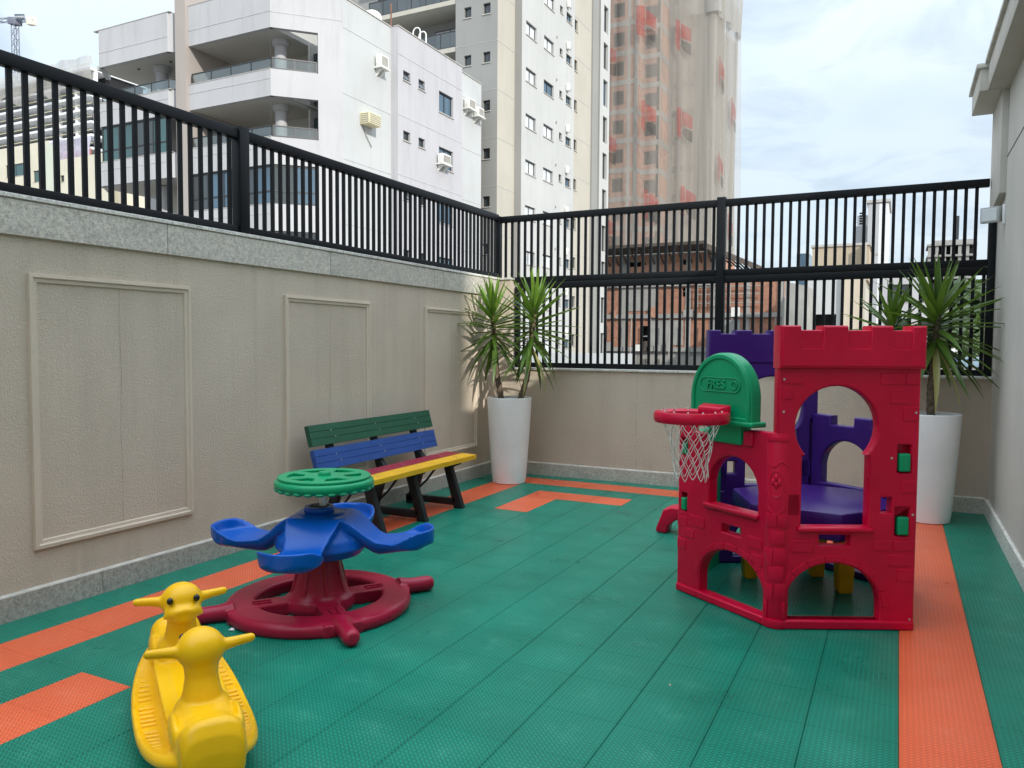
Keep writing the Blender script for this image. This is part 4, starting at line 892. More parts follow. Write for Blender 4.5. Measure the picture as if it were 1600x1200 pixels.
def balustrade(root, pts, z0, z1, mat='rail', step=1.2):
    r = None
    for a, c in zip(pts[:-1], pts[1:]):
        a, c = Vector((*a, 0)), Vector((*c, 0)); d = c-a; L = d.length; d.normalize(); nn_ = Vector((-d.y, d.x, 0))
        b = MB(); b.obox(a+Vector((0,0,z1-.045))-nn_*.025, d*L, nn_*.05, (0,0,.05)); b.obox(a+Vector((0,0,z0))-nn_*.02, d*L, nn_*.04, (0,0,.05))
        n = max(1, round(L/step))
        for k in range(n+1): b.obox(a+d*(L*k/n-.02)+Vector((0,0,z0+.05))-nn_*.02, d*.04, nn_*.04, (0,0,z1-z0-.095))
        r = b.build('balustrade', M['alu'], root)
        b = MB(); b.quad(a+Vector((0,0,z0+.05)), c+Vector((0,0,z0+.05)), c+Vector((0,0,z1-.045)), a+Vector((0,0,z1-.045))); b.build('pane', M[mat], r)
def ac_unit(root, p, du, w=.75, h=.5, d=.32, mat='ac', cyl=True):
    """p = lower corner at the wall, du along the wall, sticks out of it"""
    p = Vector(p); du = Vector((*du, 0)); no_ = Vector((du.y, -du.x, 0))
    b = MB(); b.obox(p+no_*.08, du*w, no_*d, (0,0,h)); a = b.build('air_conditioner', M[mat], root, bevel=.02)
    b = MB(); b.obox(p+no_*(.08+d+.002)+du*.08+Vector((0,0,.07)), du*(w-.16), no_*.012, (0,0,h-.14)); b.build('grille', M['ac_g'], a)
    b = MB(); b.obox(p+Vector((0,0,-.07))+du*(-.04), du*(w+.08), no_*(d+.14), (0,0,.06)); b.build('shelf', M['ac'], a)
    for q in (.15, w-.2): b = MB(); b.prism([p+du*q+Vector((0,0,-.08)), p+du*q+Vector((0,0,-.40)), p+du*q+no_*(d+.05)+Vector((0,0,-.08))], du*.04); b.build('bracket', M['ac'], a)
    return a
# ---------------------------------------------------------------- white apartment block on the left
wb = empty('apartment_block', (-29, 30, GZ), 'white apartment block with wraparound balconies and window air conditioners', 'building')
FY_, ZT = 25.6, 16.95; STO = 2.9
ch0, ch1 = Vector((-24.616,25.6,0)), Vector((-22.44,27.776,0))
LEV = [16.95, 15.15, 13.40, 12.25, 10.50, 9.33, 7.62, 6.45, 4.72, 3.55, 1.8, .65, -1.1, -2.25, -4.0]    # alternating band top / bottom
def bay(xa, xb, chL, chR, openings):
    """solid parapet bands with a deep recess behind them"""
    for k in range(0, len(LEV)-1, 2):
        zt, zb = LEV[k], LEV[k+1]; b = MB(); t = .22
        P = []
        if chL: P.append((xa-chL, FY_+chL))
        P += [(xa, FY_), (xb, FY_)]
        if chR: P.append((xb+chR, FY_+chR))
        for (ax_, ay_), (bx_, by_) in zip(P[:-1], P[1:]):
            d = Vector((bx_-ax_, by_-ay_, 0)); L = d.length; d.normalize(); ni = Vector((-d.y, d.x, 0)); b.obox(Vector((ax_, ay_, zb)), d*L, ni*t, (0,0,zt-zb))
        b.build('parapet', M['white_f'], wb)
        b = MB(); b.box(xa-(chL or 0)*.4, xb+(chR or 0)*.4, FY_+.23, FY_+4, zb+.02, zb+.22); b.build('slab', M['soffit'], wb)
        b = MB(); b.box(xa-chL*.3, xb+chR*.3, FY_+.012-.03, FY_+.2, zt+.001, zt+.03); b.build('parapet_cap', M['stone'], wb)
        if k < len(LEV)-2 and k >= 0:
            line(wb, (xa, FY_), (1,0), 0, xb-xa, zt-.42 if k else 15.83)
# right bay (front + 45 degree chamfer running into the side wall)
bay(-29.62, -24.616, 0, .0, None)
bay(-35.9, -31.0, 1.3, .55, None)
b = MB(); b.box(-36.0, -23.6, 28.9, 29.2, GZ, 16.6); b.build('inner_wall', M['soffit'], wb)
b = MB(); b.box(-30.30, -29.62, FY_-.16, 29, GZ, 19.5); b.build('pilaster', M['tan'], wb)
# chamfer sheet with wraparound openings
ops = [(-.001, 1.42*1.41, LEV[k], LEV[k-1], .25) for k in range(2, len(LEV), 2)]
chd = (ch1-ch0).normalized(); CL = (ch1-ch0).length
ops = [(0.0, 2.0, LEV[k], LEV[k-1], .25) for k in range(2, len(LEV), 2)]
grid_wall(wb, 'corner_wall', ch0, chd, CL, GZ, ZT, M['white_f'], ops)
line(wb, ch0, chd, 0, CL, 15.80)
for k in (2, 4): balustrade(wb, [(-29.5, FY_+.08), (-24.60, FY_+.08), (ch0.x+chd.x*1.95-.05, ch0.y+chd.y*1.95+.05)], LEV[k]+.02, LEV[k]+.50)
for k in (2,): balustrade(wb, [(-35.8, FY_+.08), (-31.05, FY_+.08), (-30.55, FY_+.5)], LEV[k]+.02, LEV[k]+.52)
def glazing(xa, xb, k, mat, wrap):
    z0, z1 = LEV[k]+.02, LEV[k-1]-.02; zm = z0+.52
    segs = [((xa, FY_+.10), (xb, FY_+.10))]
    if wrap: segs.append(((xb, FY_+.10), (xb+chd.x*1.9, FY_+.10+chd.y*1.9)))
    for a, c in segs:
        a, c = Vector((*a,0)), Vector((*c,0)); d = (c-a); L = d.length; d.normalize(); ni = Vector((-d.y, d.x, 0)); b = MB(); n = max(2, round(L/1.1))
        for z in (z0, zm, z1-.06): b.obox(a+Vector((0,0,z)), d*L, ni*.06, (0,0,.06))
        for q in range(n+1): b.obox(a+d*(L*q/n-.03)-ni*.004+Vector((0,0,z0)), d*.06, ni*.06, (0,0,z1-z0))
        w = b.build('glazing', M['alu'], wb)
        for q in range(n):
            b = MB(); a0 = a+d*(L*q/n+.03)+ni*.03; a1 = a+d*(L*(q+1)/n-.03)+ni*.03
            b.quad(a0+Vector((0,0,z0+.06)), a1+Vector((0,0,z0+.06)), a1+Vector((0,0,z1-.06)), a0+Vector((0,0,z1-.06))); b.build('pane', M[mat if (q+k) % 3 else 'glass_d'], w)
glazing(-29.6, -24.62, 6, 'glass_b', True); glazing(-35.9, -31.0, 4, 'glass_g', False); glazing(-29.6, -24.62, 8, 'glass_d', True); glazing(-29.6, -24.62, 10, 'glass_b', True); glazing(-35.9, -31.0, 8, 'glass_g', False)
# inside the open balconies: columns, doors
for k in (2, 4):
    b = MB(); b.lathe([(.27,LEV[k]-.9),(.27,LEV[k-1]-.28),(.38,LEV[k-1]-.20),(.38,LEV[k-1]+.03)], 20, (-25.35,27.0,0)); b.build('column', M['white_f'], wb, smooth=True, ang=40)
    b = MB(); b.box(-29.3,-27.2,28.83,28.89,LEV[k]-.9,LEV[k-1]-.5); b.build('balcony_door', M['glass_d'], wb)
    b = MB(); q = ch0+chd*1.0; ni = Vector((-chd.y, chd.x, 0)); b.obox(Vector((-24.4,28.1,LEV[k]-.9)), Vector((1.0,.0,0)), Vector((0,.06,0)), (0,0,2.3)); b.build('balcony_door', M['glass_d'], wb)
    b = MB(); b.box(-24.55,-24.45,27.9,28.85,LEV[k]-.9,LEV[k-1]); b.build('inner_wall', M['soffit'], wb)
b = MB(); b.lathe([(.30,12.3),(.30,14.85),(.42,14.95),(.42,15.17)], 20, (-33.1,27.0,0)); b.build('column', M['white_f'], wb, smooth=True, ang=40)
b = MB(); b.lathe([(.30,6.3),(.30,9.3)], 20, (-33.1,27.0,0)); b.build('column', M['white_f'], wb, smooth=True, ang=40)
for x in (-34.3, -32): b = MB(); b.lathe([(.06,15.12),(.06,15.16)], 10, (x,26.6,0)); b.build('ceiling_lamp', M['alu'], wb)
# side walls: S1 recessed, S2 proud, S3 recessed
X1, X2 = -22.44, -22.03; YA, YB, YC, YD = 27.776, 31.39, 37.51, 40.45
grid_wall(wb, 'side_wall', (X1,YA), (0,1), YB-YA, GZ, ZT-.08, M['white_s'])
ops = []
for r in range(6):
    z = 14.45-STO*r+.0; ops += [(.45,1.05,z,z+.46), (1.80,2.38,z-.02,z+.45), (3.73,5.17,z-.65,z+.44)]
grid_wall(wb, 'side_wall', (X2,YB), (0,1), YC-YB, GZ, ZT-.1, M['lav'], ops)
for i, (a, c, z0, z1) in enumerate(ops):
    big = c-a > 1; window(wb, (X2,YB), (0,1), a, c, z0, z1, .12, 'glass_b' if big else 'glass_d', 1 if big else 0, tilt=.16 if i in (0,1,6) else 0)
b = MB(); b.quad((X1,YB,GZ),(X2,YB,GZ),(X2,YB,ZT-.1),(X1,YB,ZT-.1)); b.quad((X2,YC,GZ),(X1,YC,GZ),(X1,YC,ZT-.1),(X2,YC,ZT-.1)); b.build('return_wall', M['lav'], wb)
grid_wall(wb, 'side_wall', (X1,YC), (0,1), YD-YC, GZ, ZT-.12, M['white_s'])
b = MB(); b.box(-37, X1-.15, 29.2, YD, GZ, ZT-.35); b.build('core', M['white_s'], wb)
for (x, ya, yb) in ((X1,YA,YB),(X2,YB,YC),(X1,YC,YD)):
    for z in (15.55, 12.67, 9.79, 6.91, 4.0): line(wb, (x,ya), (0,1), 0, yb-ya, z)
    b = MB(); b.box(x-.25, x+.04, ya-.02, yb+.02, ZT-.1, ZT-.055); b.build('parapet_cap', M['stone'], wb)
ac_unit(wb, (X1,30.05,14.55), (0,1), .62, .55); ac_unit(wb, (X2,34.85,11.05), (0,1), .85, .5); ac_unit(wb, (X1,38.3,14.9), (0,1), .8, .55); ac_unit(wb, (X1,39.4,14.75), (0,1), .7, .5)
b = MB(); b.box(X1, X1+.55, 28.95, 29.85, 11.62, 12.15); a = b.build('window_air_conditioner', M['ac_y'], wb, bevel=.03)
for k in range(5): b = MB(); b.box(X1+.553, X1+.565, 29.0, 29.8, 11.68+k*.09, 11.72+k*.09); b.build('louvre', M['ac_g'], a); b = MB(); b.box(X1+.06, X1+.5, 28.935, 28.948, 11.68+k*.09, 11.72+k*.09); b.build('louvre', M['ac_g'], a)
b = MB(); b.tube([(X1+.03,29.2,11.6),(X1+.05,29.35,11.2),(X1+.04,29.8,10.75)], .02, 5); b.build('drain_hose', M['ac_g'], wb)
# roof: dish, ladder hoops, low pitched roof
b = MB(); b.lathe([(.02,0),(.25,.05),(.42,.14)], 20); d_ = b.build('satellite_dish', M['ac'], wb, local=True, smooth=True); d_.location = Vector((-23.3,31.1,17.3))-wloc(wb); d_.rotation_euler = (1.2,.3,.6)
b = MB(); b.tube([(-23.3,31.1,16.8),(-23.3,31.1,17.3)], .03, 6); b.build('dish_mast', M['ac'], wb)
b = MB(); b.tube([(-23.0,32.2,16.7),(-23.0,32.2,18.4)], .04, 6); b.build('antenna_mast', pm('rust', (.20,.10,.07), rough=.9), wb)
for y in (34.2, 34.75):
    b = MB(); b.tube([(-22.6,y,16.7),(-22.6,y,17.7)]+[(-22.6-.22+.22*math.cos(t), y, 17.7+.22*math.sin(t)) for t in [math.pi*i/6 for i in range(1,7)]]+[(-23.04,y,16.7)], .035, 6); b.build('ladder_hoop', M['ac'], wb, smooth=True)
b = MB(); b.prism([(-22.5,31.8,16.88),(-27,31.8,16.88),(-24.5,31.8,17.35)], (0,4.6,0)); b.build('roof_sheet', M['white_s'], wb)

# ---------------------------------------------------------------- tall grey and cream tower
gt = empty('residential_tower', (-26, 50, GZ), 'tall grey and cream residential tower with small square windows', 'building')
XG, XC, YG, YR, YE2, GTOP = -21.47, -21.96, 41.556, 43.87, 52.5, 40.0
def rows(z0, step, n): return [z0+step*k for k in range(n)]
ZR = rows(18.17-2.87*8, 2.87, 16)
ops = []
for z in ZR: ops += [(.60,1.10,z+.34,z+.98), (1.93,2.42,z+.34,z+.98)]
grid_wall(gt, 'front_wall', (-24.87,YG), (1,0), 2.91, GZ, GTOP, M['gt_grey'], ops, .18)
for a, c, z0, z1 in ops: window(gt, (-24.87,YG), (1,0), a, c, z0, z1, .15, 'glass_d', 0)
grid_wall(gt, 'cream_wall', (XC,YG), (0,1), YR-YG, GZ, GTOP, M['gt_cream']); grid_wall(gt, 'grey_return', (XC,YR), (1,0), XG-XC, GZ, GTOP, M['gt_grey'])
ops = []
for z in ZR:
    ops += [(.60,2.15,z,z+.86), (3.33,4.95,z+.08,z+.92), (5.95,6.45,z+.50,z+.98), (7.10,8.10,z+.38,z+1.0)]
grid_wall(gt, 'side_wall', (XG,YR), (0,1), YE2-YR, GZ, GTOP, M['gt_white'], ops, .16)
for i, (a, c, z0, z1) in enumerate(ops):
    k = i % 4; window(gt, (XG,YR), (0,1), a, c, z0, z1, .13, ('curtain','curtain','glass_d','glass_b')[k] if (i*7) % 11 else 'glass_b', 1 if k in (0,1,3) else 0)
for i, z in enumerate(ZR):
    if i % 1 == 0 and 0 <= i:
        b = MB(); b.box(XG+.02, XG+.22, YR+7.05, YR+7.35, z+1.25, z+1.75); b.build('gas_heater', M['ac'], gt, bevel=.03)
    for q in (5.4, 7.8): b = MB(); b.tube([(XG-.01,YR+q,z+1.5),(XG+.05,YR+q,z+1.5)], .09, 8); b.build('vent', M['ac_g'], gt)
XE2 = -21.75; ops = [(.15,1.25,z+.55,z+1.35) for z in ZR]
grid_wall(gt, 'cream_wall', (XE2,YE2), (0,1), 4.1, GZ, GTOP+3, M['gt_cream'], ops, .16)
for a, c, z0, z1 in ops: window(gt, (XE2,YE2), (0,1), a, c, z0, z1, .13, 'glass_d', 1)
b = MB(); b.quad((XE2,YE2,GZ),(XG,YE2,GZ),(XG,YE2,GTOP),(XE2,YE2,GTOP)); b.build('return_wall', M['gt_grey'], gt)
b = MB(); b.box(-23.5,-21.62,56.6,57.9,GZ,GTOP+3); b.build('grey_fin', M['gt_grey'], gt)
ops = [(.75,1.75,z-.6,z+1.45) for z in rows(18.3-2.87*8, 2.87, 16)]
grid_wall(gt, 'end_wall', (-21.50,57.9), (0,1), 2.2, GZ, GTOP+3, M['gt_white'], ops, .25)
for i, (a, c, z0, z1) in enumerate(ops): window(gt, (-21.50,57.9), (0,1), a, c, z0, z1, .20, 'glass_b' if i == 9 else 'glass_d', 0, False)
b = MB(); b.quad((-23.5,57.88,GZ),(-21.5,57.88,GZ),(-21.5,57.88,GTOP+3),(-23.5,57.88,GTOP+3)); b.build('return_wall', M['gt_grey'], gt)
for z in ZR:
    zz = z+1.55
    line(gt, (-24.87,YG), (1,0), 0, 2.91, zz, h=.02); line(gt, (XC,YG), (0,1), 0, YR-YG, zz, h=.025); line(gt, (XE2,YE2), (0,1), 0, 4.1, zz, h=.025)
# recessed balcony bay on the left
b = MB(); b.box(-31.5,-24.87,43.76,44.0,GZ,GTOP); b.build('bay_wall', M['gt_grey'], gt)
b = MB(); b.box(-34.5,-31.5,42.6,44.0,GZ,GTOP); b.build('bay_wall', M['gt_grey'], gt)
b = MB(); b.box(-24.87-.02,-24.6,YG+.02,43.76,GZ,GTOP); b.build('bay_cheek', M['gt_grey'], gt)
for k in range(9):
    zs = 19.55+2.87*(k-5)
    b = MB(); b.box(-31.5,-24.90,YG+.05,43.75,zs,zs+.28); b.build('balcony_slab', M['gt_cream'], gt)
    balustrade(gt, [(-31.5,YG+.12),(-24.93,YG+.12)], zs+.28, zs+1.28, 'darkrail', 1.1)
    for xa, xb in ((-30.9,-28.9),(-27.7,-25.4)):
        ops_z = (zs+.9, zs+2.35); window(gt, (0,43.70), (1,0), xa, xb, ops_z[0], ops_z[1], -.06, 'curtain', 1, False)
    for x in (-28.2,-27.0,-26.2): b = MB(); b.box(x, x+.75, YG+1.2, YG+1.55, zs+.28, zs+.9); b.build('air_conditioner', M['ac_g'], gt)
b = MB(); b.box(-34.4,-23.6,44.0,YE2+5,GZ,GTOP-.5); b.build('core', M['gt_grey'], gt)

# ---------------------------------------------------------------- netted brick tower under construction
bt = empty('unfinished_tower', (-22, 80, GZ), 'unfinished brick and concrete tower wrapped in torn white safety netting', 'building')
Y1_, XV1, YV2, XV2, YV3, XV3, YV3b = 74.7, -23.94, 76.6, -22.15, 80.1, -17.98, 87.0
BST = 2.87; ZB = rows(31.3-BST*7, BST, 11)
def brick_face(root, p0, du, L, mat, wins, cols, slab=.5):
    ops = [(a, c, z+.0, z+1.35) for z in ZB for a, c in wins]
    ops = [o for o in ops if o[2] > 11]
    grid_wall(root, 'brick_wall', p0, du, L, 11.0, ZB[-1]+1.9+slab, M[mat], ops, .2)
    d = Vector((*du,0)).normalized(); ni = Vector((-d.y, d.x, 0)); p = Vector((*p0,0))
    for z in ZB:
        b = MB(); b.obox(p-ni*.03+Vector((0,0,z+1.9)), d*L, ni*.3, (0,0,slab)); b.build('slab_edge', M['conc'], root)
    for u0, u1 in cols: b = MB(); b.obox(p+d*u0-ni*.045+Vector((0,0,11)), d*(u1-u0), ni*.3, (0,0,ZB[-1]+1.5-11)); b.build('column', M['conc'], root)
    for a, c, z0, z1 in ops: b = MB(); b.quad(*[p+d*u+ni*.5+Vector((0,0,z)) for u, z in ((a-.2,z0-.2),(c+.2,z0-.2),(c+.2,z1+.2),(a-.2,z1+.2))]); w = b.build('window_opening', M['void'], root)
brick_face(bt, (-27.9,Y1_), (1,0), 3.96, 'brickp', [(1.50,2.68)], [(3.05,3.35),(3.75,3.96)])
brick_face(bt, (XV1,Y1_), (0,1), YV2-Y1_, 'brickl', [], [(0,.35)])
brick_face(bt, (XV1,YV2), (1,0), XV2-XV1, 'brickp', [(.25,1.55)], [])
brick_face(bt, (XV2,YV2), (0,1), YV3-YV2, 'brickl', [], [(0,.2)], .7)
b = MB(); b.quad((XV2,YV3,11),(XV3,YV3,11),(XV3,YV3,41),(XV2,YV3,41)); b.quad((XV3,YV3,11),(XV3,YV3b,11),(XV3,YV3b,41),(XV3,YV3,41)); b.build('block_wall', M['blockw'], bt)
for z in [11+BST*k for k in range(11)]:
    b = MB(); b.box(XV2-.02,XV3+.05,YV3-.05,YV3b,z,z+.55); b.build('slab_edge', M['conc'], bt)
for u in (XV2, XV2+.9, XV3-1.3): b = MB(); b.box(u, u+(.45 if u < XV3-1.5 else 1.25), YV3-.07, YV3+.2, 11, 40.9); b.build('column', M['conc'], bt)
for z in [11+.32*k for k in range(92)]:
    if (z-11) % BST > .55: 
        b = MB(); b.box(XV2+1.4,XV3-1.35,YV3-.012,YV3+.05,z,z+.03); b.box(XV3-.05,XV3+.012,YV3+.3,YV3b,z,z+.03); b.build('mortar_course', M['conc'], bt)
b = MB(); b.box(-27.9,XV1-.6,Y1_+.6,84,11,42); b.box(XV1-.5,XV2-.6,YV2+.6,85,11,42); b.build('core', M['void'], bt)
b = MB(); b.box(-33,XV3-.6,YV3+1.0,86.9,11,40.8); b.build('core', M['conc'], bt)
def net_sheet(name, path, z0, z1, mat, seed, fold=.35, nu=40, nz=24, flare=0):
    """hanging net along a plan path (list of xy), folds run down"""
    rr = random.Random(seed); L = [0]
    for a, c in zip(path[:-1], path[1:]): L.append(L[-1]+math.hypot(c[0]-a[0], c[1]-a[1]))
    ph = [rr.uniform(0,6) for _ in range(6)]
    b = MB(); vs = []
    def at(s_):
        for i in range(len(path)-1):
            if s_ <= L[i+1] or i == len(path)-2:
                f = (s_-L[i])/(L[i+1]-L[i]); a, c = path[i], path[i+1]; d = unit((c[0]-a[0], c[1]-a[1], 0)); return Vector((a[0]+(c[0]-a[0])*f, a[1]+(c[1]-a[1])*f, 0)), Vector((d.y, -d.x, 0))
    for i in range(nz+1):
        for j in range(nu+1):
            s_ = L[-1]*j/nu; p, n_ = at(s_); t = i/nz
            w = fold*(math.sin(s_*1.9+ph[0]+t*1.6)+.6*math.sin(s_*4.3+ph[1]-t*2.4)+.35*math.sin(s_*8.1+ph[2]+t))*(.35+.65*t)
            vs.append(p+n_*(w+flare*t)+Vector((0,0,z1+(z0-z1)*t)))
    b._add(vs, [(i*(nu+1)+j, i*(nu+1)+j+1, (i+1)*(nu+1)+j+1, (i+1)*(nu+1)+j) for i in range(nz) for j in range(nu)])
    o = b.build(name, M[mat], bt, smooth=True, ang=180); return o, at, L[-1]
npath = [(-28.2,Y1_-1.2),(XV1+.6,Y1_-1.2),(XV2+.9,YV2-.9),(XV3+.6,YV3-1.2),(XV3+1.5,YV3b)]
nets, at_, NL = net_sheet('netting', npath, 11.0, 42.0, 'net', 4, .28, 90, 40)
net_sheet('netting', [(XV3-2.2,YV3-1.6),(XV3+.9,YV3-1.6),(XV3+1.7,YV3b)], 11.0, 37.5, 'net', 9, .35, 40, 30)
net_sheet('netting', [(XV3+.3,YV3-.9),(XV3+1.5,YV3b)], 11.0, 34.0, 'net_d', 12, .3, 30, 30)
net_sheet('netting', [(XV2+2.0,YV3-2.0),(XV3+1.0,YV3-2.0),(XV3+2.0,YV3b)], 34.5, 42.5, 'net_d', 15, .25, 30, 12)
def emblem(s0, z1, w=1.65, h=2.9, lean=.3, dark=True):
    """printed mark: two red fields and a dark one with pale gaps, following the net"""
    root = empty('printed_mark', (0,0,0)); root.parent = bt; root.location = (0,0,0)
    def patch(name, mat, u0, u1, v0, v1, cut):
        b = MB(); n = 6; vs = []
        for i in range(n+1):
            for j in range(n+1):
                u = u0+(u1-u0)*j/n; v = v0+(v1-v0)*i/n
                uu, vv = u, v
                q, w_ = (j/n), (i/n)
                if cut == 'bl': vv = v+(1-q)**2*.0+ (0 if w_ < .5 else -(1-q)**3*.18*(w_-.5)*2)
                if cut == 'tr': vv = v-(-1)*(q**3)*.10*(1-w_)
                p, n_ = at_(min(NL-.01, s0+uu*w)); vs.append(p+n_*.55+Vector((0,0,z1-vv*h-uu*lean*1.6)))
        b._add(vs, [(i*(n+1)+j, i*(n+1)+j+1, (i+1)*(n+1)+j+1, (i+1)*(n+1)+j) for i in range(n) for j in range(n)]); b.build(name, M[mat], root, smooth=True, ang=180)
    patch('red_field', 'net_r', 0, .27, 0, 1, 'bl'); patch('red_field', 'net_r', .33, 1, .08, .55, 'tr')
    if dark: patch('dark_field', 'net_k', .36, 1, .62, 1.0, 'bl')
for s0, z1 in ((1.1,31.2),(1.2,22.6),(1.1,14.5),(4.7,34.2),(4.9,25.3),(5.3,16.8),(8.6,33.4),(8.9,25.0),(9.4,17.4),(13.2,30.5),(13.4,21.0),(17.3,27.5),(17.0,15.5)): emblem(s0, z1)

# the brick podium below with its safety tray
pd = empty('brick_podium', (-18, 74, GZ), 'bare brick lower building with dark scaffold tray and open windows behind the fence', 'building')
PY = 72.8
PZ_ = [(10.3,7.6,'brickl'),(7.6,4.6,'brickp'),(4.2,1.4,'brickp'),(1.0,-3.5,'conc')]
for zt, zb, mt in PZ_:
    xr = -15.4 if zt > 9 else -9.4
    wins = [(.6,2.0),(5.6,7.4),(12.9,14.9)] if zt < 5 else [(4.2,5.4),(9.5,10.2)]
    ops = [(a, c, zb+.55 if zt < 5 else zb+1.6, zt-.75 if zt < 5 else zt-.55) for a, c in wins if c < xr+28]
    grid_wall(pd, 'brick_wall', (-28,PY), (1,0), xr+28, zb, zt, M[mt], ops, .25)
    b = MB(); b.quad((xr,PY,zb),(xr,PY+9,zb),(xr,PY+9,zt),(xr,PY,zt)); b.build('brick_wall', M[mt], pd)
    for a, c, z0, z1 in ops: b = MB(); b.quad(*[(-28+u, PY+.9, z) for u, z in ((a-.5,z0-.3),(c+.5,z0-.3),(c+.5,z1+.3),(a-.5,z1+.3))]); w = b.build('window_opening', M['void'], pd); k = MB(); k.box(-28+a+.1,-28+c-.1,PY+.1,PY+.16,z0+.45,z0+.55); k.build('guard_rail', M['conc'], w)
    b = MB(); b.box(-28,xr+.25,PY-.25,PY+9,zb-.42,zb-.005); b.build('slab_edge', M['conc'], pd)
    for x in [-27.8, -24.5, -21.6, -18.2, -15.9]+([-12.8,-9.9] if xr > -12 else []): b = MB(); b.box(x, x+.5, PY-.06, PY+.3, zb, zt); b.build('column', M['conc'], pd)
b = MB(); b.box(-28,-15.8,PY+.3,PY+8.8,10.3,10.7); b.build('slab_edge', M['conc'], pd)
b = MB(); b.box(-9.2,-8.0,PY-2,PY+9,-3,5.8); b.build('concrete_wall', M['conc'], pd)
# safety tray: boards on brackets, drooping at the right hand end
M['tray'] = pm('scaffold_boards', (.075,.06,.05), rough=.9, var=.35, vs_=3)
b = MB(); b.obox((-28,PY-2.6,10.75), (12.0,0,0), (0,2.6,-.35), (0,0,.28)); tr = b.build('safety_tray', M['tray'], pd)
for k in range(14): b = MB(); b.obox((-27.6+k*.9,PY-2.4,10.6), (.12,0,0), (0,2.4,-1.3), (0,0,.14)); b.build('bracket', M['tray'], tr)
b = MB(); b.prism([(-16,PY-2.6,10.9),(-16,PY-2.6,10.4),(-11.6,PY+1.5,8.4),(-11.6,PY+1.5,8.95)], (.6,4.0,-.2)); b.build('tray_return', M['tray'], tr)
for k in range(9): b = MB(); b.obox((-16+k*.5,PY-2.6+k*.45,10.35-k*.22), (.10,0,0), (.9,2.2,-1.0), (0,0,.10)); b.build('bracket', M['tray'], tr)
b = MB(); b.quad((-28,PY-.6,.6),(-14.2,PY-.6,.6),(-14.2,PY-.9,-4),(-28,PY-.9,-4)); b.build('lower_netting', M['net'], pd)
for a in (-21.0,-20.0,-18.6): b = MB(); b.box(a,a+.75,PY-.95,PY-.93,-2.6,-1.0); b.build('red_print', M['net_r'], pd)
for x in [-17.0+.75*k for k in range(5)]: b = MB(); b.tube([(x,PY-.4,7.2),(x,PY-.4,5.2)], .05, 5); b.build('scaffold_pole', M['conc'], pd)
for z in (5.5, 6.3, 7.0): b = MB(); b.tube([(-17.2,PY-.4,z),(-11,PY-.4,z)], .05, 5); b.build('scaffold_pole', M['conc'], pd)
for k in range(16):
    x = -27.5+rnd.uniform(0,17.5); z = rnd.choice((1.0,4.25,7.25)); b = MB(); b.box(x, x+rnd.uniform(.3,1.1), PY-.35, PY-.15, z, z+rnd.uniform(.4,1.4)); b.build('stacked_material', M[rnd.choice(('conc','tray','ac','brickl'))], pd)
for x in [-27.2+1.9*k for k in range(10)]: b = MB(); b.tube([(x,PY-.9,-3.5),(x+.2,PY-.9,4.1)], .05, 5); b.build('scaffold_pole', M['conc'], pd)
for x0_, x1_, zt_, zb_ in ((-24.0,-21.8,7.4,4.9),(-20.9,-18.4,4.0,1.6),(-14.6,-13.1,4.0,1.6)): b = MB(); b.box(x0_,x1_,PY-.05,PY+.1,zb_,zt_); b.build('rendered_patch', M['conc'], pd)
# low white wall in front of the podium
b = MB(); b.box(-17.5,-10.85,33.8,34.1,GZ,1.15); tag(b.build('garden_wall', M['white_s'], loc=(-14,34,GZ)), 'plain low white wall seen through the lower fence bars', 'wall')

# ---------------------------------------------------------------- buildings to the right
bb_ = empty('balcony_house', (-5, 62, GZ), 'beige and white house with long dark balcony right of the brick building', 'building')
def P3(x, y, Y): return ony(x, y, Y)
Yh = 60.0
xa, xb, xc = P3(1262,450,Yh).x, P3(1346,450,Yh).x, P3(1372,450,Yh).x; zt = P3(1300,384,Yh).z; zc = P3(1300,434,Yh).z
b = MB(); b.box(xa+.2, xb+.4, Yh+.6, Yh+8, zc-.2, zt); b.build('penthouse', bpaint('beige_render', (.42,.35,.26)), bb_)
b = MB(); b.box(xa+.1, xb+.5, Yh+.5, Yh+8.1, zt+.001, zt+.18); b.build('roof_edge', M['stone'], bb_)
ops = []
for k in range(4):
    z0 = zc-4.5-3.0*k; ops.append((.5, xb-xa-1.6, z0, z0+1.9, 1.2))
grid_wall(bb_, 'wall', (xa,Yh), (1,0), xb-xa, GZ, zc, M['white_s'], ops)
for o in ops:
    b = MB(); b.quad(*[(xa+u, Yh+1.2, z) for u, z in ((o[0],o[2]),(o[1],o[2]),(o[1],o[3]),(o[0],o[3]))]); w = b.build('balcony_opening', M['void'], bb_)
    b = MB(); b.box(xa+o[0], xa+o[1], Yh+.05, Yh+.10, o[2]+.05, o[2]+.12); b.box(xa+o[0], xa+o[1], Yh+.05, Yh+.10, o[2]+.40, o[2]+.47); b.build('balcony_rail', M['ac'], w)
b = MB(); b.box(xb-1.25, xb+.02, Yh-.25, Yh+.2, GZ, zc+.02); b.build('pilaster', bpaint('tan_render', (.52,.45,.36)), bb_)
b = MB(); b.box(xb, xb+.25, Yh, Yh+9, GZ, zt); b.build('side_wall', M['gt_cream'], bb_)
b = MB(); b.box(xa+.3, xb-.3, Yh+1.3, Yh+9, GZ, zc-.3); b.build('core', M['gt_cream'], bb_)
# concrete gable to its left
b = MB(); xl, xr_ = P3(1226,470,56).x, P3(1261,470,56).x; b.prism([(xl,56,GZ),(xr_,56,GZ),(xr_,56,P3(1261,447,56).z),(xl,56,P3(1226,440,56).z)], (0,10,0)); tag(b.build('concrete_gable', M['conc'], loc=(-8,60,GZ)), 'bare grey concrete end wall beside the balcony house', 'building')
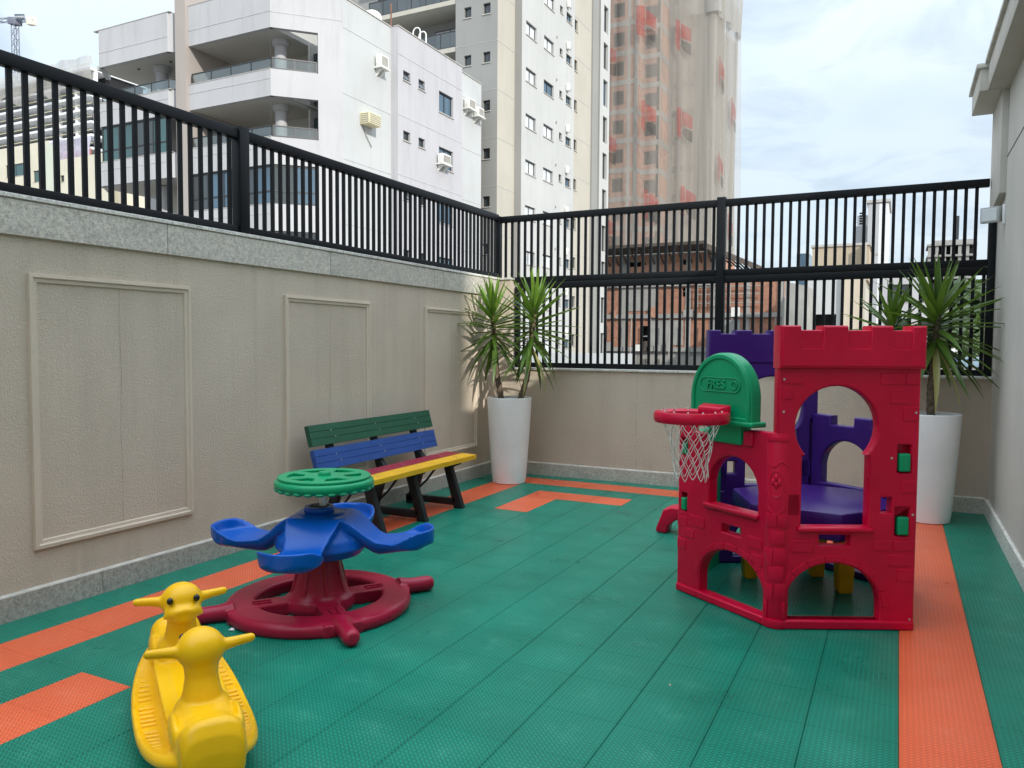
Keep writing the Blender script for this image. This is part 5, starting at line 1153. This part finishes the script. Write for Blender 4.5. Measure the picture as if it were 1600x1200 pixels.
# stair tower with antenna
Ys = 92.0; st = empty('stair_tower', (-2, Ys, GZ), 'slim grey and white stair tower with roof antennas above the beige house', 'building')
x0, x1, x2, x3 = P3(1331,380,Ys).x, P3(1355,380,Ys).x, P3(1372,380,Ys).x, P3(1387,380,Ys).x; z1, z2, z3 = P3(1350,318,Ys).z, P3(1340,334,Ys).z, P3(1336,352,Ys).z
M['st_grey'] = bpaint('tower_grey', (.42,.43,.45)); M['st_pale'] = bpaint('tower_pale', (.70,.71,.72))
b = MB(); b.box(x0, x1+.5, Ys+1, Ys+8, GZ, z3); b.build('wall', M['st_grey'], st); b = MB(); b.box(x0+.4, x1+.2, Ys+1.4, Ys+7, z3, z2); b.build('tank_room', M['st_pale'], st)
b = MB(); b.box(x1, x2, Ys, Ys+8, GZ, z1); b.build('lift_shaft', M['st_grey'], st); b = MB(); b.box(x2+.01, x3, Ys+.01, Ys+8, GZ, z1-.05); b.build('end_wall', M['st_pale'], st)
b = MB(); b.box(x1-.15, x3+.2, Ys-.15, Ys+8.1, z1+.001, z1+.3); b.build('roof_edge', M['stone'], st)
for k in range(5): b = MB(); b.box(x1-.9, x1-.5, Ys+1.36, Ys+1.42, z3+.25+k*.28, z3+.42+k*.28); b.build('louvre', M['void'], st)
for x in (x0+.9, x1-.6): b = MB(); b.tube([(x,Ys+2,z2),(x,Ys+2,z2+2.2)], .06, 5); b.build('antenna', M['alu'], st)
for z in (z2-4.5, z2-9): b = MB(); b.box(x0, x2+.05, Ys-.06, Ys+1.05, z, z+.25); b.build('floor_band', M['stone'], st)
# blue glazed block
b = MB(); xq, xw = P3(1244,430,120).x, P3(1263,430,120).x; b.box(xq, xw, 120, 128, GZ, P3(1255,396,120).z); tag(b.build('glass_block', M['glass_b'], loc=((xq+xw)/2,124,GZ)), 'small blue glazed block peeking out beside the beige penthouse', 'building')
# white slab block behind the right yucca
Yw = 74.0; wv = empty('white_block', (3, Yw, GZ), 'white balcony block partly hidden by the right yucca', 'building'); xq, xw = P3(1376,470,Yw).x, P3(1452,470,Yw).x; zt = P3(1400,428,Yw).z
ops = [(u0, u0+1.7, z, z+1.5) for z in [zt-2.4-2.9*k for k in range(5)] for u0 in (.5, 2.9)]
grid_wall(wv, 'wall', (xq,Yw), (1,0), xw-xq, GZ, zt, M['white_f'], ops, .4)
for a, c, z0, z1 in ops: window(wv, (xq,Yw), (1,0), a, c, z0, z1, .3, 'glass_d', 1)
b = MB(); b.box(xq+.1, xw, Yw+.7, Yw+8, GZ, zt-.1); b.build('core', M['white_f'], wv)
# unfinished high rise far off
Yf = 280.0; hf = empty('distant_high_rise', (30, Yf, GZ), 'distant concrete high rise under construction above the right yucca', 'building')
x0, x1 = P3(1449,420,Yf).x, P3(1524,420,Yf).x; xm = x0+(x1-x0)*.22
M['pinkw'] = bpaint('pink_brick', (.60,.36,.27)); zt = P3(1490,380,Yf).z; n = 0; z = zt
while z > GZ and n < 24:
    b = MB(); b.box(x0-.3, x1+.3, Yf-.5, Yf+14, z-.6, z); b.build('slab', M['conc'] if n < 7 else M['st_pale'], hf)
    for q in range(7): xx = x0+(x1-x0)*q/6.3; b = MB(); b.box(xx, xx+(.9 if n < 7 else 2.4), Yf, Yf+1, z-3.5, z-.6); b.build('column' if n < 7 else 'brick_pier', M['conc'] if n < 7 else M['pinkw'], hf)
    z -= 3.5; n += 1
b = MB(); b.box(x0+.5, x1-.5, Yf+2.5, Yf+13, GZ, zt-.7); b.build('core', M['void'], hf)
b = MB(); b.box(x0+1.5, x1+.2, Yf+1, Yf+8, zt, zt+1.2); b.build('formwork', M['conc'], hf)
b = MB(); b.tube([(x1-5,Yf+4,zt),(x1-5,Yf+4,zt+9)], .5, 5); b.build('hoist_mast', M['alu'], hf)

# ---------------------------------------------------------------- far left: unfinished frame building, cream block, crane
Yk = 118.0; kf = empty('unfinished_building', (-100, Yk, GZ), 'unfinished concrete frame draped in grey netting behind the left fence', 'building')
xk0, xk1 = ony(-60,200,Yk).x, ony(150,200,Yk).x; ztk = ony(60,118,Yk).z
for k in range(16):
    z = ztk-3.0*k-1.5
    b = MB(); b.box(xk0, xk1, Yk-1.2, Yk+14, z-.55, z); b.build('slab', M['st_pale'], kf)
    for q in range(9): xx = xk0+(xk1-xk0-.8)*q/8; b = MB(); b.box(xx, xx+.7, Yk, Yk+.8, z-3.0, z-.55); b.build('column', M['st_pale'], kf)
    b = MB(); b.tube([(xk0,Yk-1.0,z+.9),(xk1,Yk-1.0,z+.9)], .09, 5); b.build('guard_rail', M['ac_y'], kf)
b = MB(); b.box(xk0, xk1-.5, Yk+4, Yk+13, GZ, ztk-2); b.build('core', M['void'], kf)
b = MB(); n = 30; vs = []
for i in range(9):
    for j in range(n+1):
        t = j/n; vs.append((xk0+(xk1-xk0+1)*t, Yk-1.9+.5*math.sin(j*1.7)+.3*math.sin(j*.7+i), ztk+.8-(6.6+1.6*math.sin(j*.9))*i/8))
b._add(vs, [(i*(n+1)+j, i*(n+1)+j+1, (i+1)*(n+1)+j+1, (i+1)*(n+1)+j) for i in range(8) for j in range(n)]); b.build('netting', M['net_d'], kf, smooth=True, ang=180)
b = MB(); vs = [(p[0], p[1]-.6, ztk-18.5-(p[2]-ztk)*-1.3) for p in vs]; b._add(vs, [(i*(n+1)+j, i*(n+1)+j+1, (i+1)*(n+1)+j+1, (i+1)*(n+1)+j) for i in range(8) for j in range(n)]); b.build('netting', M['net_v'], kf, smooth=True, ang=180)
b = MB(); b.box(xk0, xk1, Yk-1.4, Yk-1.3, ztk-27.5, ztk-20.0); b.build('red_boarding', bpaint('red_board', (.45,.17,.13)), kf)
for k in range(10): b = MB(); xx = xk0+3+(xk1-xk0)*k/10; b.tube([(xx,Yk+1,ztk),(xx+rnd.uniform(-.6,.6),Yk+1,ztk+2.0)], .08, 4); b.build('rebar', M['tan'], kf)
Yc_ = 66.0; cb = empty('cream_block', (-58, Yc_, GZ), 'cream and pale green rendered block low behind the left fence', 'building')
def PC(x, y, Y): return ony(x, y, Y)
M['cream2'] = bpaint('cream_paint', (.58,.545,.44), .12); M['palegreen'] = bpaint('pale_green_paint', (.52,.55,.46), .12)
xa, xb, xc = PC(-60,260,Yc_).x, PC(78,260,Yc_).x, PC(158,260,Yc_).x; za, zb2 = PC(40,226,Yc_).z, PC(110,226,Yc_).z
ops = [(PC(9,270,Yc_).x-xa, PC(38,270,Yc_).x-xa, PC(20,276,Yc_).z, PC(20,257,Yc_).z), (PC(52,275,Yc_).x-xa, PC(69,275,Yc_).x-xa, PC(60,284,Yc_).z, PC(60,266,Yc_).z)]
grid_wall(cb, 'wall', (xa,Yc_), (1,0), xb-xa, GZ, za, M['cream2'], ops, .2)
for a, c, z0, z1 in ops: window(cb, (xa,Yc_), (1,0), a, c, z0, z1, .15, 'glass_g', 1)
grid_wall(cb, 'wall', (xb,Yc_-1.2), (1,0), PC(99,260,Yc_).x-xb+1.2, GZ, zb2, M['palegreen'])
b = MB(); b.quad((xb,Yc_,GZ),(xb,Yc_-1.2,GZ),(xb,Yc_-1.2,zb2),(xb,Yc_,zb2)); b.build('return_wall', M['palegreen'], cb)
xd = PC(99,260,Yc_).x+1.2; ops = [(PC(108,282,Yc_).x-xd, PC(114,282,Yc_).x-xd, PC(110,287,Yc_).z, PC(110,277,Yc_).z)]
grid_wall(cb, 'wall', (xd,Yc_-1.2), (1,0), xc-xd+3, GZ, zb2-2.2, M['cream2'], ops, .2)
for a, c, z0, z1 in ops: window(cb, (xd,Yc_-1.2), (1,0), a, c, z0, z1, .15, 'glass_d', 0)
b = MB(); b.box(xa, xc+3, Yc_+.5, Yc_+9, GZ, min(za, zb2)-3); b.build('core', M['cream2'], cb)
# tower crane
Yq = 150.0; cm = PC(24,60,Yq); crn = empty('tower_crane', (cm.x, Yq, GZ), 'tower crane with lettered counter-jib above the left fence', 'crane')
M['crane'] = pm('crane_steel', (.13,.14,.18), rough=.6); M['crane_s'] = pm('crane_sign', (.06,.085,.11), rough=.5); M['crane_w'] = pm('counterweight', (.62,.58,.50), rough=.9); M['letter'] = pm('white_lettering', (.85,.85,.85), rough=.6)
zt = PC(24,33,Yq).z; hw = .8
def lattice(root, name, p, q, hw, step, r=.09):
    p, q = Vector(p), Vector(q); d = (q-p); L = d.length; d.normalize(); a = d.orthogonal().normalized() if abs(d.z) < .9 else Vector((1,0,0)); c = d.cross(a).normalized(); b = MB(); n = max(2, int(L/step))
    for s1, s2 in ((-1,-1),(1,-1),(1,1),(-1,1)): b.tube([p+a*hw*s1+c*hw*s2, q+a*hw*s1+c*hw*s2], r*1.3, 5)
    cs = [(-1,-1),(1,-1),(1,1),(-1,1)]
    for k in range(n):
        for e in range(4):
            s1, s2 = cs[e], cs[(e+1)%4]
            if k % 2: s1, s2 = s2, s1
            b.tube([p+d*(L*k/n)+a*hw*s1[0]+c*hw*s1[1], p+d*(L*(k+1)/n)+a*hw*s2[0]+c*hw*s2[1]], r, 4, caps=False)
    return b.build(name, M['crane'], root)
lattice(crn, 'mast', (cm.x,Yq,GZ), (cm.x,Yq,zt), .75, 1.6)
jd = unit((right.x, right.y, 0)); jp = Vector((cm.x,Yq,zt))
lattice(crn, 'jib', jp+Vector((0,0,.4)), jp-jd*42+Vector((0,0,-1.5)), .55, 1.6, .07); lattice(crn, 'counter_jib', jp+Vector((0,0,.2)), jp+jd*6.0+Vector((0,0,.2)), .45, 1.4, .07)
b = MB(); b.obox(jp-jd*1.2+Vector((0,-1.2,-1.2)), jd*2.4, (0,2.4,0), (0,0,2.2)); b.build('slewing_unit', M['crane'], crn, bevel=.15)
sg = MB(); sg.obox(jp+jd*.9+Vector((0,-1.0,.15)), jd*3.0, (0,.15,0), (0,0,1.7)); s_ = sg.build('sign_board', M['crane_s'], crn)
me = text_mesh('sign_text', 'J.A.RUSSI', M['letter'], .78, .02); o = bpy.data.objects.new('sign_text', me); COL.objects.link(o); o.parent = s_
nv = Vector((jd.y,-jd.x,0)); m_ = Matrix((jd, Vector((0,0,1)), nv)).transposed().to_4x4(); m_.translation = jp+jd*2.4+Vector((0,-1.05,1.0))-wloc(s_)+nv*.03; o.matrix_local = m_
b = MB(); b.obox(jp+jd*4.2+Vector((0,-.8,-1.2)), jd*1.9, (0,1.6,0), (0,0,2.6)); b.build('counterweight', M['crane_w'], crn, bevel=.1)

# ---------------------------------------------------------------- far right: wooded slope, street wall, parked vehicles, shrubs
M['hill'] = pm('wooded_slope', (.030,.050,.020), rough=1, var=.6, vs_=.05, det=10)
b = MB(); n = 60; vs = []
for i in range(16):
    for j in range(n+1):
        x = -40+260*j/n; t = i/15; h = 26*math.sin(min(1, t*1.1)*math.pi/2)*(.55+.45*math.sin(x*.02+.6))+3*mnoise.noise(Vector((x*.06, t*3, 0)))
        vs.append((x, 235+150*t, GZ+max(-.5, h*t**.5)))
b._add(vs, [(i*(n+1)+j, i*(n+1)+j+1, (i+1)*(n+1)+j+1, (i+1)*(n+1)+j) for i in range(15) for j in range(n)]); tag(b.build('hill', M['hill'], smooth=True, ang=180), kind='structure')
M['fol'] = leaf_mat('foliage', (.025,.05,.012), (.075,.12,.03), .2); M['bark'] = pm('bark', (.09,.07,.05), rough=.95, var=.3, vs_=4)
def tree(base, h, r, label, name='street_tree', cat='tree', group=None, nl=420, seed=1, ls=.5):
    rr = random.Random(seed); t = empty(name, base, label, cat, group); base = Vector(base)
    b = MB(); top = base+Vector((0,0,h*.6)); b.tube([base, base+Vector((.05*h*.2,0,h*.3)), top], [h*.035, h*.028, h*.015], 8)
    for k in range(6):
        a = k*1.05+rr.random(); b.tube([base+Vector((0,0,h*(.32+.04*k))), base+Vector((math.cos(a)*r*.4, math.sin(a)*r*.4, h*(.55+.03*k))), base+Vector((math.cos(a)*r*.7, math.sin(a)*r*.7, h*(.72+.02*k)))], [h*.015, h*.01, h*.004], 6)
    b.build('trunk', M['bark'], t, smooth=True)
    b = MB(); clumps = [base+Vector((rr.uniform(-1,1)*r*.75, rr.uniform(-1,1)*r*.75, h*rr.uniform(.5,.95))) for _ in range(16)]
    for _ in range(nl):
        c = rr.choice(clumps); d = Vector((rr.gauss(0,1), rr.gauss(0,1), rr.gauss(0,.8))); p = c+d*r*.2
        a = Vector((rr.gauss(0,1), rr.gauss(0,1), rr.gauss(0,.6))).normalized(); e = a.orthogonal().normalized(); s_ = ls*rr.uniform(.6,1.3)*r/4
        b._add([p-a*s_, p+e*s_*.5, p+a*s_, p-e*s_*.5], [(0,1,2,3)])
    b.build('crown', M['fol'], t); return t
k = 0
for px, dist, h, r in ((1497,225,17,8),(1512,228,20,9),(1524,222,16,7),(1534,230,21,9),(1543,224,18,8),(1552,228,20,9),(1505,245,26,10),(1528,250,28,11),(1546,248,27,11)):
    p = ony(px, 560, dist); k += 1
    tree((p.x, dist, GZ), h, r, 'dark tree of the wooded slope seen through the last fence bars', group='trees on the far slope', seed=k, nl=500, ls=1.0)
# a street on higher ground
UZ = -.9; b = MB(); b.box(3.5, 26, 84, 119, GZ, UZ); tag(b.build('upper_street', pm('pale_asphalt', (.20,.195,.185), rough=.95, var=.2, vs_=.5), loc=(14,100,GZ)), kind='structure')
b = MB(); b.box(3.6, 26, 118, 118.4, UZ, 1.6); tag(b.build('street_wall', M['st_pale'], loc=(14,118,UZ)), 'long pale wall along the far street below the tree slope', 'wall')
for q, (px, dist, sd_, h_) in enumerate(((1518,92,21,3.2),(1537,88,22,3.6),(1529,97,23,2.8))):
    p = ony(px, 560, dist); tree((p.x, dist, UZ), h_, 1.7, 'leafy street shrub low behind the fence corner', 'street_shrub', 'shrub', 'street shrubs', seed=sd_, nl=700, ls=.5)
def car(px, py, dist, col, label, rz):
    p = ony(px, py, dist); t = empty('parked_car', (p.x, dist, UZ), label, 'car', 'parked cars in the street', rz=rz)
    paint = pm('car_paint_'+label[:4], col, rough=.25, var=.03, coat=.5)
    prof = [(-2.1,.35),(-2.1,.75),(-1.95,.92),(-1.2,1.0),(-.75,1.42),(.75,1.45),(1.45,.98),(2.0,.9),(2.12,.7),(2.12,.35)]
    b = MB(); b.prism([(x,-.85,z) for x, z in prof], (0,1.7,0)); b.build('body', paint, t, local=True, bevel=.08, seg=3)
    for sy in (-1, 1): b = MB(); b.prism([(-1.05,sy*.856,1.02),(-.72,sy*.80,1.36),(.70,sy*.80,1.38),(1.25,sy*.856,1.02)], (0,sy*.012,0)); b.build('side_window', M['glass_d'], t, local=True)
    for x in (-1.3, 1.35):
        for sy in (-1, 1): b = MB(); b.tube([(x,sy*.70,.33),(x,sy*.88,.33)], .33, 18); w = b.build('wheel', M['dark'], t, local=True, smooth=True); k = MB(); k.tube([(x,sy*.87,.33),(x,sy*.89,.33)], .2, 14); k.build('rim', M['steel'], w, local=True)
    for sy in (-.6,.6): b = MB(); b.ball((2.08,sy,.74), (.06,.16,.08), 10, 6); b.build('headlight', M['lampglass'], t, local=True, smooth=True)
car(1494,566,104,(.02,.06,.22), 'blue parked car in the street below the right yucca', .2); car(1520,572,96,(.25,.36,.45), 'pale blue parked car near the fence corner post', .1)
